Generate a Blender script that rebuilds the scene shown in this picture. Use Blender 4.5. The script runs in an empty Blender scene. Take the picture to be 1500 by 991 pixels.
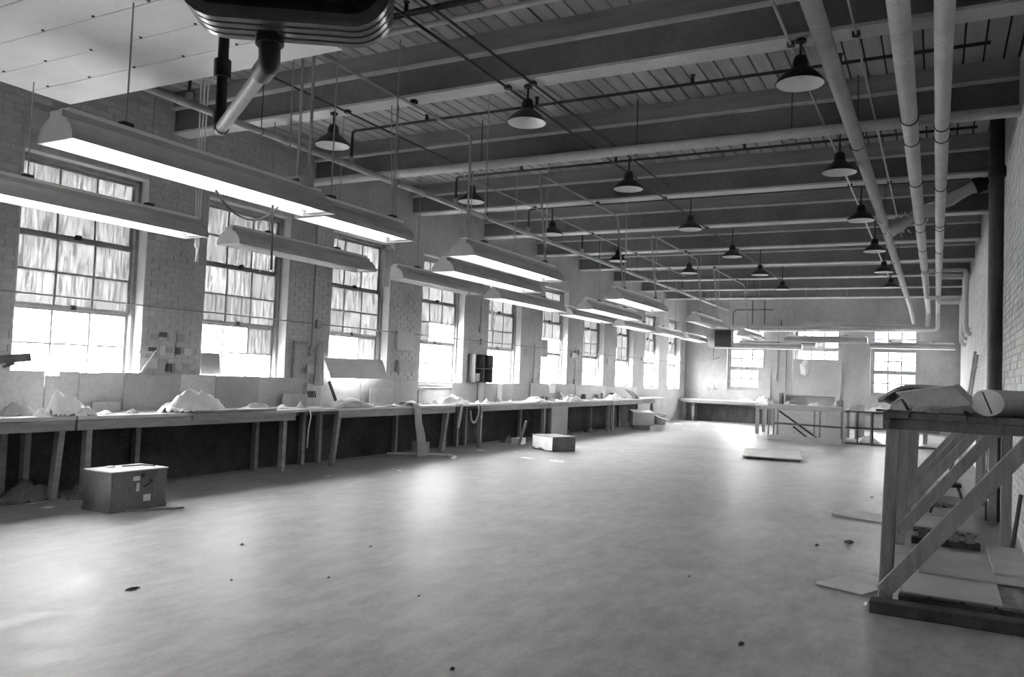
import bpy, bmesh, math, random
from mathutils import Vector, Matrix, noise
SC = bpy.context.scene
COL = SC.collection
rnd = random.Random(7)

# ------------------------------------------------------------------ camera
cam = bpy.data.cameras.new('camera'); co = bpy.data.objects.new('camera', cam); COL.objects.link(co)
YAW, PITCH, ROLL = .4907, .04356, .03924
_fw = Vector((-math.sin(YAW)*math.cos(PITCH), math.cos(YAW)*math.cos(PITCH), math.sin(PITCH)))
_rt = Vector((math.cos(YAW), math.sin(YAW), 0)); _up = _rt.cross(_fw)
_r2 = math.cos(ROLL)*_rt + math.sin(ROLL)*_up; _u2 = -math.sin(ROLL)*_rt + math.cos(ROLL)*_up
_m = Matrix((_r2, _u2, -_fw)).transposed().to_4x4(); _m.translation = (0, 0, 1.55)
co.matrix_world = _m
cam.lens = 28; cam.sensor_width = 36; cam.sensor_fit = 'HORIZONTAL'; cam.clip_end = 400; cam.clip_start = .05
SC.camera = co
# ------------------------------------------------------------------ sky (even overcast) and exposure
w = bpy.data.worlds.new('overcast'); SC.world = w; w.use_nodes = True
bg = w.node_tree.nodes['Background']; bg.inputs[0].default_value = (1, 1, 1, 1); bg.inputs[1].default_value = 9.0
SC.view_settings.view_transform = 'Standard'; SC.view_settings.look = 'None'
SC.view_settings.gamma = 1; SC.view_settings.use_curve_mapping = False
SC.view_settings.exposure = 2.92
SC.cycles.max_bounces = 10; SC.cycles.diffuse_bounces = 6; SC.cycles.glossy_bounces = 3
SC.cycles.transparent_max_bounces = 12; SC.cycles.sample_clamp_indirect = 6
SC.cycles.caustics_reflective = False; SC.cycles.caustics_refractive = False
TUBE_STRENGTH = .9

# ------------------------------------------------------------------ materials
def nt(name):
    m = bpy.data.materials.new(name); m.use_nodes = True
    t = m.node_tree; t.nodes.clear()
    out = t.nodes.new('ShaderNodeOutputMaterial')
    return m, t, out
def N(t, kind, **kw):
    n = t.nodes.new(kind)
    for k, v in kw.items():
        if isinstance(k, str) and k.startswith('i_'): n.inputs[k[2:].replace('_', ' ')].default_value = v
        else: setattr(n, k, v)
    return n
def g(v): return (v, v, v, 1)
MATS = {}
def mat(name, lo, hi, rough=.7, scale=4, detail=5, stretch=(1, 1, 1), bump=0., bscale=None, spec=.3, metal=0., rand=0., rough2=None, fine=0.):
    if name in MATS: return MATS[name]
    m, t, out = nt(name); L = t.links.new
    bs = N(t, 'ShaderNodeBsdfPrincipled'); bs.inputs['Roughness'].default_value = rough
    bs.inputs['Specular IOR Level'].default_value = spec; bs.inputs['Metallic'].default_value = metal
    tc = N(t, 'ShaderNodeTexCoord'); mp = N(t, 'ShaderNodeMapping'); mp.inputs['Scale'].default_value = stretch
    L(tc.outputs['Object'], mp.inputs[0])
    if rand:
        oi = N(t, 'ShaderNodeObjectInfo'); mm = N(t, 'ShaderNodeMath', operation='MULTIPLY'); mm.inputs[1].default_value = 37.
        L(oi.outputs['Random'], mm.inputs[0]); cx = N(t, 'ShaderNodeCombineXYZ'); L(mm.outputs[0], cx.inputs[0]); L(mm.outputs[0], cx.inputs[2])
        L(cx.outputs[0], mp.inputs['Location'])
    nz = N(t, 'ShaderNodeTexNoise'); nz.inputs['Scale'].default_value = scale; nz.inputs['Detail'].default_value = detail
    nz.inputs['Roughness'].default_value = .6
    L(mp.outputs[0], nz.inputs['Vector'])
    cr = N(t, 'ShaderNodeValToRGB'); cr.color_ramp.elements[0].position = .3; cr.color_ramp.elements[1].position = .72
    cr.color_ramp.elements[0].color = g(lo); cr.color_ramp.elements[1].color = g(hi)
    L(nz.outputs[0], cr.inputs[0]); col = cr.outputs[0]
    if rand:
        mr = N(t, 'ShaderNodeMapRange'); mr.inputs['To Min'].default_value = 1-rand; mr.inputs['To Max'].default_value = 1+rand
        L(oi.outputs['Random'], mr.inputs[0]); mx = N(t, 'ShaderNodeVectorMath', operation='SCALE')
        L(col, mx.inputs[0]); L(mr.outputs[0], mx.inputs['Scale']); col = mx.outputs[0]
    if fine:
        n3 = N(t, 'ShaderNodeTexNoise'); n3.inputs['Scale'].default_value = scale*14; n3.inputs['Detail'].default_value = 3
        L(mp.outputs[0], n3.inputs['Vector'])
        mr = N(t, 'ShaderNodeMapRange'); mr.inputs['From Min'].default_value = .3; mr.inputs['From Max'].default_value = .7
        mr.inputs['To Min'].default_value = 1-fine; mr.inputs['To Max'].default_value = 1+fine
        L(n3.outputs[0], mr.inputs[0]); mx = N(t, 'ShaderNodeVectorMath', operation='SCALE')
        L(col, mx.inputs[0]); L(mr.outputs[0], mx.inputs['Scale']); col = mx.outputs[0]
    L(col, bs.inputs['Base Color'])
    if rough2 is not None:
        mr = N(t, 'ShaderNodeMapRange'); mr.inputs['From Min'].default_value = .3; mr.inputs['From Max'].default_value = .7
        mr.inputs['To Min'].default_value = rough; mr.inputs['To Max'].default_value = rough2
        L(nz.outputs[0], mr.inputs[0]); L(mr.outputs[0], bs.inputs['Roughness'])
    if bump:
        n2 = N(t, 'ShaderNodeTexNoise'); n2.inputs['Scale'].default_value = bscale or scale*6; n2.inputs['Detail'].default_value = 4
        L(mp.outputs[0], n2.inputs['Vector'])
        bp = N(t, 'ShaderNodeBump'); bp.inputs['Strength'].default_value = bump; bp.inputs['Distance'].default_value = .02
        L(n2.outputs[0], bp.inputs['Height']); L(bp.outputs[0], bs.inputs['Normal'])
    L(bs.outputs[0], out.inputs[0]); MATS[name] = m; return m

def floor_mat():
    m, t, out = nt('worn_concrete'); L = t.links.new
    bs = N(t, 'ShaderNodeBsdfPrincipled'); tc = N(t, 'ShaderNodeTexCoord')
    def noi(scale, detail, stretch=(1, 1, 1), rough=.6):
        mp = N(t, 'ShaderNodeMapping'); mp.inputs['Scale'].default_value = stretch; L(tc.outputs['Object'], mp.inputs[0])
        n = N(t, 'ShaderNodeTexNoise'); n.inputs['Scale'].default_value = scale; n.inputs['Detail'].default_value = detail
        n.inputs['Roughness'].default_value = rough; L(mp.outputs[0], n.inputs['Vector']); return n.outputs[0]
    a = noi(.45, 6); b = noi(3.5, 6, (1.6, .7, 1), .7); c = noi(40, 3)
    def rng(v, f0, f1, t0, t1):
        r = N(t, 'ShaderNodeMapRange'); r.inputs['From Min'].default_value = f0; r.inputs['From Max'].default_value = f1
        r.inputs['To Min'].default_value = t0; r.inputs['To Max'].default_value = t1; L(v, r.inputs[0]); return r.outputs[0]
    def mul(x, y):
        n = N(t, 'ShaderNodeMath', operation='MULTIPLY'); L(x, n.inputs[0]); L(y, n.inputs[1]); return n.outputs[0]
    v = mul(mul(rng(a, .3, .7, .265, .38), rng(b, .3, .7, .66, 1.28)), rng(c, .3, .7, .92, 1.08))
    d = noi(1.3, 8, (1.0, 1.8, 1), .75)          # dark blotchy stains
    v = mul(v, rng(d, .60, .74, 1.0, .72))
    L(v, bs.inputs['Base Color'])
    rv = rng(b, .3, .7, .40, .60); L(rv, bs.inputs['Roughness']); bs.inputs['Specular IOR Level'].default_value = .26
    bp = N(t, 'ShaderNodeBump'); bp.inputs['Strength'].default_value = .12; bp.inputs['Distance'].default_value = .02
    L(noi(9, 6, (1, 1, 1), .7), bp.inputs['Height']); L(bp.outputs[0], bs.inputs['Normal'])
    L(bs.outputs[0], out.inputs[0]); return m
def glass_clear():
    m, t, out = nt('clear_glass'); L = t.links.new
    tr = N(t, 'ShaderNodeBsdfTransparent'); tr.inputs[0].default_value = g(.9)
    gl = N(t, 'ShaderNodeBsdfGlossy'); gl.inputs['Roughness'].default_value = .05
    mx = N(t, 'ShaderNodeMixShader'); mx.inputs[0].default_value = .06
    L(tr.outputs[0], mx.inputs[1]); L(gl.outputs[0], mx.inputs[2]); L(mx.outputs[0], out.inputs[0]); return m
def glass_dirty():
    m, t, out = nt('grimy_glass'); L = t.links.new
    tc = N(t, 'ShaderNodeTexCoord'); oi = N(t, 'ShaderNodeObjectInfo')
    mm = N(t, 'ShaderNodeMath', operation='MULTIPLY'); mm.inputs[1].default_value = 53.; L(oi.outputs['Random'], mm.inputs[0])
    cx = N(t, 'ShaderNodeCombineXYZ'); L(mm.outputs[0], cx.inputs[1]); L(mm.outputs[0], cx.inputs[2])
    mp = N(t, 'ShaderNodeMapping'); mp.inputs['Scale'].default_value = (1, 9, 1.3); L(tc.outputs['Object'], mp.inputs[0]); L(cx.outputs[0], mp.inputs['Location'])
    nz = N(t, 'ShaderNodeTexNoise'); nz.inputs['Scale'].default_value = 2.4; nz.inputs['Detail'].default_value = 6; nz.inputs['Roughness'].default_value = .65
    L(mp.outputs[0], nz.inputs['Vector'])
    mr = N(t, 'ShaderNodeMapRange'); mr.inputs['From Min'].default_value = .38; mr.inputs['From Max'].default_value = .62
    mr.inputs['To Min'].default_value = .25; mr.inputs['To Max'].default_value = 1.05; L(nz.outputs[0], mr.inputs[0])
    rr = N(t, 'ShaderNodeMapRange'); rr.inputs['To Min'].default_value = .72; rr.inputs['To Max'].default_value = 1.3; L(oi.outputs['Random'], rr.inputs[0])
    ml = N(t, 'ShaderNodeMath', operation='MULTIPLY'); L(mr.outputs[0], ml.inputs[0]); L(rr.outputs[0], ml.inputs[1])
    sc = N(t, 'ShaderNodeMath', operation='MULTIPLY'); sc.inputs[1].default_value = PANE_T; L(ml.outputs[0], sc.inputs[0])
    tl = N(t, 'ShaderNodeBsdfTranslucent'); L(sc.outputs[0], tl.inputs[0])
    df = N(t, 'ShaderNodeBsdfDiffuse'); df.inputs[0].default_value = g(.18)
    ad = N(t, 'ShaderNodeAddShader'); L(tl.outputs[0], ad.inputs[0]); L(df.outputs[0], ad.inputs[1])
    L(ad.outputs[0], out.inputs[0]); return m
PANE_T = .026
def emis(name, s):
    m, t, out = nt(name); e = N(t, 'ShaderNodeEmission'); e.inputs[1].default_value = s; e.inputs[0].default_value = g(1)
    t.links.new(e.outputs[0], out.inputs[0]); return m

M_FLOOR = floor_mat(); M_CLEAR = glass_clear(); M_DIRTY = glass_dirty(); M_TUBE = emis('lit_fluorescent_tube', TUBE_STRENGTH)
M_MORTAR = mat('mortar', .40, .50, .9, 8, bump=.3)
M_BRICK = mat('painted_brick', .44, .57, .75, 1.6, 6, bump=.2, bscale=30, fine=.12)
M_DBRICK = mat('dark_shaded_brick', .035, .085, .8, 3, 6, bump=.3, bscale=30, fine=.3)  # shade below the bench put into the colour, together with dark paint
M_BRICKO = mat('painted_brick_single', .44, .58, .75, 3, 5, bump=.35, bscale=30, rand=.10, fine=.1)
M_RBRICK = mat('whitewashed_brick', .52, .66, .75, 1.2, 6, bump=.3, bscale=30, fine=.08)
M_RBRICKO = mat('whitewashed_brick_single', .52, .66, .75, 3, 5, bump=.3, bscale=30, rand=.07)
M_PLASTER = mat('far_wall_plaster', .29, .42, .8, .7, 7, (1, 1, .6), bump=.15, bscale=14, fine=.06)
M_REVEAL = mat('window_reveal', .55, .68, .7, 3)
M_BOARD = mat('ceiling_board_wood', .32, .45, .7, 2, 5, (6, .5, 1), rand=.16, bump=.1)
M_CEIL = mat('ceiling_deck', .03, .04, .9, 3)
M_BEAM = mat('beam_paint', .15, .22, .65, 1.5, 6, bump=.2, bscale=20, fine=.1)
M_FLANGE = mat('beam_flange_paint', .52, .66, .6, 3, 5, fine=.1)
M_LEDGER = mat('ledger_timber', .22, .32, .7, 2, 5, (.6, 6, 6))
M_SASH = mat('sash_paint', .26, .38, .6, 6, fine=.1)
M_FRAME = mat('window_frame_paint', .26, .36, .6, 6)
M_WOOD = mat('bench_timber', .24, .38, .65, 3, 6, (5, .8, 5), bump=.15, fine=.12)
M_TOP = mat('bench_top_wood', .50, .68, .5, 3, 6, (4, .7, 4), fine=.12)
M_DWOOD = mat('dark_timber', .09, .17, .75, 4, 6, (2, 2, .6), bump=.3, fine=.2)
M_MWOOD = mat('rack_timber', .17, .28, .7, 4, 6, (4, 4, .6), bump=.25, fine=.18)
M_PLY = mat('fibreboard', .36, .46, .8, 2, 5, fine=.06, rand=.1)
M_PANEL = mat('backboard_panel', .46, .60, .75, 1.5, 6, fine=.08, rand=.22)
M_PAPER = mat('paper', .72, .85, .8, 5, rand=.08)
M_CLOTH = mat('white_cloth', .82, .92, .9, 5, bump=.3)
M_GCLOTH = mat('grey_cloth', .38, .52, .9, 5, bump=.3)
M_RAG = mat('dusty_rags', .10, .2, .9, 6, bump=.3)
M_DIRT = mat('dark_scrap', .03, .08, .9, 9)
M_SHADE = mat('fixture_outer_enamel', .46, .56, .45, 3, spec=.5)
M_ENAMEL = mat('white_enamel', .84, .9, .35, 3, spec=.5)
M_DEAD = mat('unlit_tube', .66, .74, .3, 3, spec=.5)
M_STEEL = mat('dark_steel', .02, .045, .5, 6, spec=.5)
M_CONDUIT = mat('grey_conduit', .30, .44, .45, 5, spec=.5)
M_DCOND = mat('dark_conduit', .035, .07, .5, 5)
M_PIPE = mat('pipe_lagging', .50, .64, .75, 2.5, 6, bump=.12, fine=.1)
M_BPIPE = mat('big_pipe_paint', .32, .44, .6, 2.5, 6, fine=.1)
M_IRON = mat('black_iron', .012, .03, .45, 8, spec=.5)
M_HEAT = mat('heater_enamel', .10, .17, .28, 6, spec=.7, metal=.3)
M_SHEET = mat('sheet_metal_panel', .62, .82, .38, 1.1, 5, (1, 1.6, 1), rough2=.55, spec=.5, rand=.05)
M_CRATE = mat('crate_plywood', .13, .22, .7, 5, 6, (1, 1, .5), bump=.2, fine=.2)
M_CRTOP = mat('crate_lid', .55, .68, .7, 5)
M_CARD = mat('cardboard', .34, .44, .85, 4, fine=.08)
M_FOAM = mat('felt_roll', .34, .46, .95, 6, bump=.4, bscale=60, fine=.12)
M_CONC = mat('outside_ground', .35, .45, .9, .5)
M_PIT = mat('stair_pit', .12, .2, .9, 2)

# ------------------------------------------------------------------ mesh builder
def wloc(o):
    v = Vector((0, 0, 0))
    while o: v += o.location; o = o.parent
    return v
class MB:
    def __init__(s): s.v = []; s.f = []; s.sm = []
    def add(s, vs, fs, smooth=False):
        n = len(s.v); s.v += [tuple(p) for p in vs]; s.f += [tuple(i+n for i in f) for f in fs]; s.sm += [smooth]*len(fs); return s
    def box(s, a, b, M=None):
        x0, y0, z0 = a; x1, y1, z1 = b
        vs = [Vector(p) for p in ((x0,y0,z0),(x1,y0,z0),(x1,y1,z0),(x0,y1,z0),(x0,y0,z1),(x1,y0,z1),(x1,y1,z1),(x0,y1,z1))]
        if M: vs = [M @ p for p in vs]
        return s.add(vs, [(3,2,1,0),(4,5,6,7),(0,1,5,4),(1,2,6,5),(2,3,7,6),(3,0,4,7)])
    def bar(s, p, q, wx, wy, up=(0, 0, 1)):
        p, q = Vector(p), Vector(q); d = (q-p).normalized(); u = Vector(up)
        if abs(d.dot(u)) > .98: u = Vector((0, 1, 0))
        a = d.cross(u).normalized(); b = a.cross(d).normalized()
        vs = []
        for c in (p, q):
            for i, j in ((-1,-1),(1,-1),(1,1),(-1,1)): vs.append(c + a*i*wx/2 + b*j*wy/2)
        return s.add(vs, [(3,2,1,0),(4,5,6,7),(0,1,5,4),(1,2,6,5),(2,3,7,6),(3,0,4,7)])
    def tube(s, pts, r, seg=10, cap=True):
        pts = [Vector(p) for p in pts]; n = len(pts); rs = r if isinstance(r, (list, tuple)) else [r]*n
        ds = [(pts[i+1]-pts[i]).normalized() for i in range(n-1)]
        tg = [ds[0]] + [((ds[i-1]+ds[i]).normalized() if (ds[i-1]+ds[i]).length > 1e-6 else ds[i]) for i in range(1, n-1)] + [ds[-1]]
        u = Vector((0, 0, 1)) if abs(tg[0].z) < .9 else Vector((1, 0, 0))
        a = tg[0].cross(u).normalized(); vs = []
        for i in range(n):
            a = (a - tg[i]*a.dot(tg[i])).normalized(); b = tg[i].cross(a)
            for k in range(seg):
                t = 2*math.pi*k/seg; vs.append(pts[i] + (a*math.cos(t) + b*math.sin(t))*rs[i])
        fs = [(i*seg+k, i*seg+(k+1) % seg, (i+1)*seg+(k+1) % seg, (i+1)*seg+k) for i in range(n-1) for k in range(seg)]
        s.add(vs, fs, True)
        if cap: s.add(vs[:seg], [tuple(range(seg))[::-1]]); s.add(vs[-seg:], [tuple(range(seg))])
        return s
    def lathe(s, prof, c=(0, 0, 0), seg=20, caps=True):
        c = Vector(c); vs = []; n = len(prof)
        for r, z in prof:
            for k in range(seg):
                t = 2*math.pi*k/seg; vs.append(c + Vector((r*math.cos(t), r*math.sin(t), z)))
        fs = [(i*seg+k, i*seg+(k+1) % seg, (i+1)*seg+(k+1) % seg, (i+1)*seg+k) for i in range(n-1) for k in range(seg)]
        s.add(vs, fs, True)
        if caps: s.add(vs[:seg], [tuple(range(seg))[::-1]]); s.add(vs[-seg:], [tuple(range(seg))])
        return s
    def extr(s, poly, d, M=None):      # closed polygon (3d points) swept by vector d
        p = [Vector(q) for q in poly]; d = Vector(d); n = len(p); vs = p + [q+d for q in p]
        if M: vs = [M @ q for q in vs]
        fs = [tuple(range(n))[::-1], tuple(range(n, 2*n))] + [(i, (i+1) % n, n+(i+1) % n, n+i) for i in range(n)]
        return s.add(vs, fs)
    def mesh(s, name):
        me = bpy.data.meshes.new(name); me.from_pydata(s.v, [], s.f); me.polygons.foreach_set('use_smooth', s.sm)
        if any(s.sm):
            me.update(); me.set_sharp_from_angle(angle=math.radians(45))
        return me
    def build(s, name, m, parent=None, label=None, recalc=True, bevel=0, local=False):
        if parent and not local:
            o = wloc(parent); s.v = [(p[0]-o.x, p[1]-o.y, p[2]-o.z) for p in s.v]
        me = s.mesh(name)
        if recalc:
            b = bmesh.new(); b.from_mesh(me); bmesh.ops.recalc_face_normals(b, faces=b.faces); b.to_mesh(me); b.free()
        me.materials.append(m)
        ob = bpy.data.objects.new(name, me); COL.objects.link(ob); ob.parent = parent
        if label: ob['label'] = label
        if bevel:
            bv = ob.modifiers.new('edge', 'BEVEL'); bv.width = bevel; bv.segments = 1; bv.limit_method = 'ANGLE'
        return ob
def tag(o, label=None, cat=None, group=None, kind=None):
    if label: o['label'] = label
    if cat: o['category'] = cat
    if group: o['group'] = group
    if kind: o['kind'] = kind
    return o
def thing(name, label, cat, loc=(0, 0, 0), group=None, kind=None, rz=0):
    o = bpy.data.objects.new(name, None); COL.objects.link(o); o.location = loc; o.rotation_euler = (0, 0, rz); o.empty_display_size = .1
    return tag(o, label, cat, group, kind)
def solo(mb, name, m, label, cat, base=None, group=None, bevel=0):   # one-mesh thing with its origin at its base
    xs = [p[0] for p in mb.v]; ys = [p[1] for p in mb.v]; zs = [p[2] for p in mb.v]
    b = base or ((min(xs)+max(xs))/2, (min(ys)+max(ys))/2, min(zs))
    mb.v = [(p[0]-b[0], p[1]-b[1], p[2]-b[2]) for p in mb.v]
    o = mb.build(name, m, bevel=bevel); o.location = b
    return tag(o, label, cat, group)
def dup(root):
    r = root.copy(); COL.objects.link(r)
    for ch in list(root.children):
        c = ch.copy(); COL.objects.link(c); c.parent = r
        for q in list(ch.children):
            d = q.copy(); COL.objects.link(d); d.parent = c
    return r
def rounded(pts, rad, n=5):
    pts = [Vector(p) for p in pts]; out = [pts[0]]
    for i in range(1, len(pts)-1):
        p, a, b = pts[i], pts[i-1]-pts[i], pts[i+1]-pts[i]
        r = min(rad, a.length*.45, b.length*.45); A = p + a.normalized()*r; B = p + b.normalized()*r
        for k in range(n+1):
            t = k/n; out.append((1-t)**2*A + 2*t*(1-t)*p + t*t*B)
    return out + [pts[-1]]
ORD = ['first', 'second', 'third', 'fourth', 'fifth', 'sixth', 'seventh', 'eighth', 'ninth', 'tenth', 'eleventh', 'twelfth']

# ------------------------------------------------------------------ room shell
XL, XR, YD, YB, ZC, ZS = -8.85, .72, 31.3, -3.0, 5.04, 4.5
WY = [5.06, 7.58, 10.16, 12.79, 15.42, 18.17, 20.85, 23.5, 26.27, 28.95]       # near jamb of each window
WW, WZ0, WZ1 = 1.6, 1.2, 3.82
HOLE = (-3.9, -2.25, 23.1, 24.1)
fl = MB(); hx0, hx1, hy0, hy1 = HOLE
for a, b in (((XL-.4, YB-.3), (XR+.4, hy0)), ((XL-.4, hy1), (XR+.4, YD+.4)), ((XL-.4, hy0), (hx0, hy1)), ((hx1, hy0), (XR+.4, hy1))):
    fl.box((a[0], a[1], -.25), (b[0], b[1], 0))
tag(fl.build('floor', M_FLOOR), 'worn pale concrete floor', kind='structure')
gr = MB().box((-160, -120, -1.3), (120, 160, -1.2)); tag(gr.build('ground', M_CONC), 'pale ground outside the windows', kind='structure')

def wall_with_openings(mb, x0, x1, y0, y1, z0, z1, ops, axis):
    # boxes around rectangular openings; axis 'y' runs along y with thickness in x
    def bx(a, b, c, d):
        if b-a < 1e-4 or d-c < 1e-4: return
        mb.box((x0, a, c), (x1, b, d)) if axis == 'y' else mb.box((a, y0, c), (b, y1, d))
    s, e = (y0, y1) if axis == 'y' else (x0, x1); cur = s
    for a, b, c, d in sorted(ops):
        bx(cur, a, z0, z1); bx(a, b, z0, c); bx(a, b, d, z1); cur = b
    bx(cur, e, z0, z1)
BRICK_IN = .006
left_ops = [(y, y+WW, WZ0, WZ1) for y in WY] + [(q, q+WW, WZ0, WZ1) for q in (2.45, -.2)]
wl = MB(); wall_with_openings(wl, XL-.4, XL-BRICK_IN, YB-.3, YD, 0, 5.4, left_ops, 'y')
WALL_L = tag(wl.build('wall_left', M_MORTAR), 'painted brick window wall', kind='structure')
wr = MB().box((XR+BRICK_IN, YB-.3, 0), (XR+.4, YD+.4, 5.4))
WALL_R = tag(wr.build('wall_right', M_MORTAR), 'whitewashed brick wall', kind='structure')
FW = [(-7.2, -5.75, 1.24, 3.70), (-4.72, -3.08, 1.24, 3.72), (-2.1, -.53, 1.24, 3.74)]
wf = MB(); wall_with_openings(wf, XL-.4, XR+.4, YD, YD+.4, 0, 5.4, FW, 'x')
WALL_F = tag(wf.build('wall_far', M_PLASTER), 'plastered end wall with three windows', kind='structure')
wb = MB().box((XL-.4, YB-.3, 0), (XR+.4, YB, 5.4)); tag(wb.build('wall_back', M_PLASTER), 'plain end wall', kind='structure')
cl = MB().box((XL-.4, YB-.3, ZC+.03), (XR+.4, YD+.4, ZC+.2)); CEIL = tag(cl.build('ceiling', M_CEIL), 'board ceiling on steel beams', kind='structure')

# bricks: the 300 that show largest as parts, the rest as one part
def lay_bricks(wall, xface, sgn, y0, y1, z0, z1, holes, m_one, m_all, near, rest_name):
    bl, bh, j = .215, .065, .010; cells = []
    row = 0; z = z0
    while z + bh <= z1 + .001:
        y = y0 - (bl/2 if row % 2 else 0)
        while y < y1:
            a, b = max(y, y0), min(y+bl-j, y1); cut = [(a, b)]
            for (ha, hb, hc, hd) in holes:
                if z + bh > hc and z < hd:
                    nc = []
                    for (p, q) in cut:
                        if q <= ha or p >= hb: nc.append((p, q))
                        else:
                            if p < ha: nc.append((p, ha))
                            if q > hb: nc.append((hb, q))
                    cut = nc
            for p, q in cut:
                if q-p > .02: cells.append((p, q, z))
            y += bl
        z += bh + j; row += 1
    cells.sort(key=lambda c: near(c))
    protos = {}
    rest = MB(); shaded = MB()
    for i, (p, q, z) in enumerate(cells):
        d = rnd.uniform(-.0035, .0025)
        if i < 300:
            key = round(q-p, 3)
            if key not in protos:
                mb = MB().box((0, 0, 0), (BRICK_IN+.004, q-p, bh)); protos[key] = mb.build('brick', m_one); o = protos[key]
            else:
                o = protos[key].copy(); COL.objects.link(o)
            o.parent = wall; o.location = ((xface-BRICK_IN-.002+d) if sgn > 0 else (xface-.002-d), p, z)
        else:
            f = xface + sgn*d; k = xface - sgn*BRICK_IN
            vs = [(f, p, z), (f, q, z), (f, q, z+bh), (f, p, z+bh), (k, p, z), (k, q, z), (k, q, z+bh), (k, p, z+bh)]
            fs = [(0,1,2,3),(0,4,5,1),(2,6,7,3),(1,5,6,2),(3,7,4,0)]
            if sgn < 0: fs = [x[::-1] for x in fs]
            (shaded if z < .86 and sgn > 0 and q < 25.6 else rest).add(vs, fs)
    tag(rest.build(rest_name, m_all, wall, recalc=False), kind='stuff')
    if shaded.v: tag(shaded.build('shaded_brickwork', M_DBRICK, wall, 'bricks below the bench, its shade put into their dark paint', recalc=False), kind='stuff')
def nearL(c):
    vis = (c[0] > 4.5 and c[2] > 1.35)
    return (0 if vis else 1, c[0])
MB().box((XL-BRICK_IN-.004, 1.0, 0), (XL-.0035, 25.6, .855)).build('shaded_mortar', M_DBRICK, WALL_L, 'mortar below the bench, darkened for its shade')  # dark backing carries the same under-bench shade between the bricks
lay_bricks(WALL_L, XL, 1, 3.2, YD, 0, ZC, left_ops, M_BRICKO, M_BRICK, nearL, 'brickwork')
def nearR(c):
    return (0 if (c[0] > 9. and 1.42 < c[2] < 3.0) else 1, c[0])
lay_bricks(WALL_R, XR, -1, 5.0, YD, 0, ZC, [], M_RBRICKO, M_RBRICK, nearR, 'brickwork')
# bright painted reveals of the window wall
for y in WY + [2.45, -.2]:
    rv = MB()
    rv.box((XL-.22, y+WW-.012, WZ0), (XL+.002, y+WW+.004, WZ1)).box((XL-.22, y-.004, WZ0), (XL+.002, y+.012, WZ1))
    rv.box((XL-.22, y, WZ0-.01), (XL+.01, y+WW, WZ0+.012)).box((XL-.22, y, WZ1-.01), (XL+.001, y+WW, WZ1+.01))
    rv.build('reveal', M_REVEAL, WALL_L, 'pale painted window reveal')
# far wall pilaster edges and picture-rail course
MB().box((XL, YD-.03, 4.74), (XR, YD+.01, 4.80)).build('ledge', M_FLANGE, WALL_F, 'thin pale ledge course')
sc_ = MB()
for pts in ([(-7.95, 1.22), (-7.9, 1.05), (-7.84, 1.2), (-7.79, 1.08)], [(-7.72, 1.05), (-7.66, 1.3), (-7.60, 1.05)], [(-7.7, 1.15), (-7.5, 1.12)]):
    sc_.tube([(x, YD-.004, z+.12) for x, z in pts], .006, 4)
sc_.build('scribble', M_DIRT, WALL_F, 'dark scribbled mark')

# ceiling boards between beams
BY = [7.05 + 2.69*i for i in range(-3, 9)]          # beam centre lines
BW = .185
bproto = {}
rest = MB(); nb = 0
bays = [(BY[i], BY[i+1]) for i in range(len(BY)-1)] + [(BY[-1], YD)]
order = sorted(bays, key=lambda b: (0 if b[0] > 4 else 1, b[0]))
for (a, b) in order:
    x = XL
    while x < XR - .02:
        wd = min(BW, XR-x)-.020
        dz = rnd.uniform(-.004, .004)
        if nb < 300 and b < 20.6 and a > 4:
            key = (round(wd, 3), round(b-a, 3))
            if key not in bproto: bproto[key] = MB().box((0, 0, 0), (wd, b-a, .035)).build('ceiling_board', M_BOARD); o = bproto[key]
            else: o = bproto[key].copy(); COL.objects.link(o)
            o.parent = CEIL; o.location = (x, a, ZC+dz); nb += 1
        else: rest.box((x, a, ZC+dz), (x+wd, b, ZC+.035))
        x += BW
tag(rest.build('ceiling_boards_beyond', M_BOARD, CEIL), kind='stuff')
# steel beams on the piers
for i, y in enumerate(BY):
    n = len(BY)-1-i
    t = thing('ceiling_beam', f'painted steel ceiling beam across the hall, {ORD[n]} from the end wall', None, ((XL+XR)/2, y, ZS), kind='structure')
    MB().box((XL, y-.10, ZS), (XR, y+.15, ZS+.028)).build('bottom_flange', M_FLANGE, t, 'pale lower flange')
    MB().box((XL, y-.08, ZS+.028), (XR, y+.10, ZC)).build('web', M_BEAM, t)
    MB().box((XL, y-.13, ZS+.32), (XR, y-.08, ZC)).build('ledger', M_LEDGER, t)
    MB().box((XL, y-.145, ZS+.31), (XR, y-.08, ZS+.335)).build('ledger_lip', M_FLANGE, t)  # pale colour stands in for light on the underside of the ledger

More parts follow.
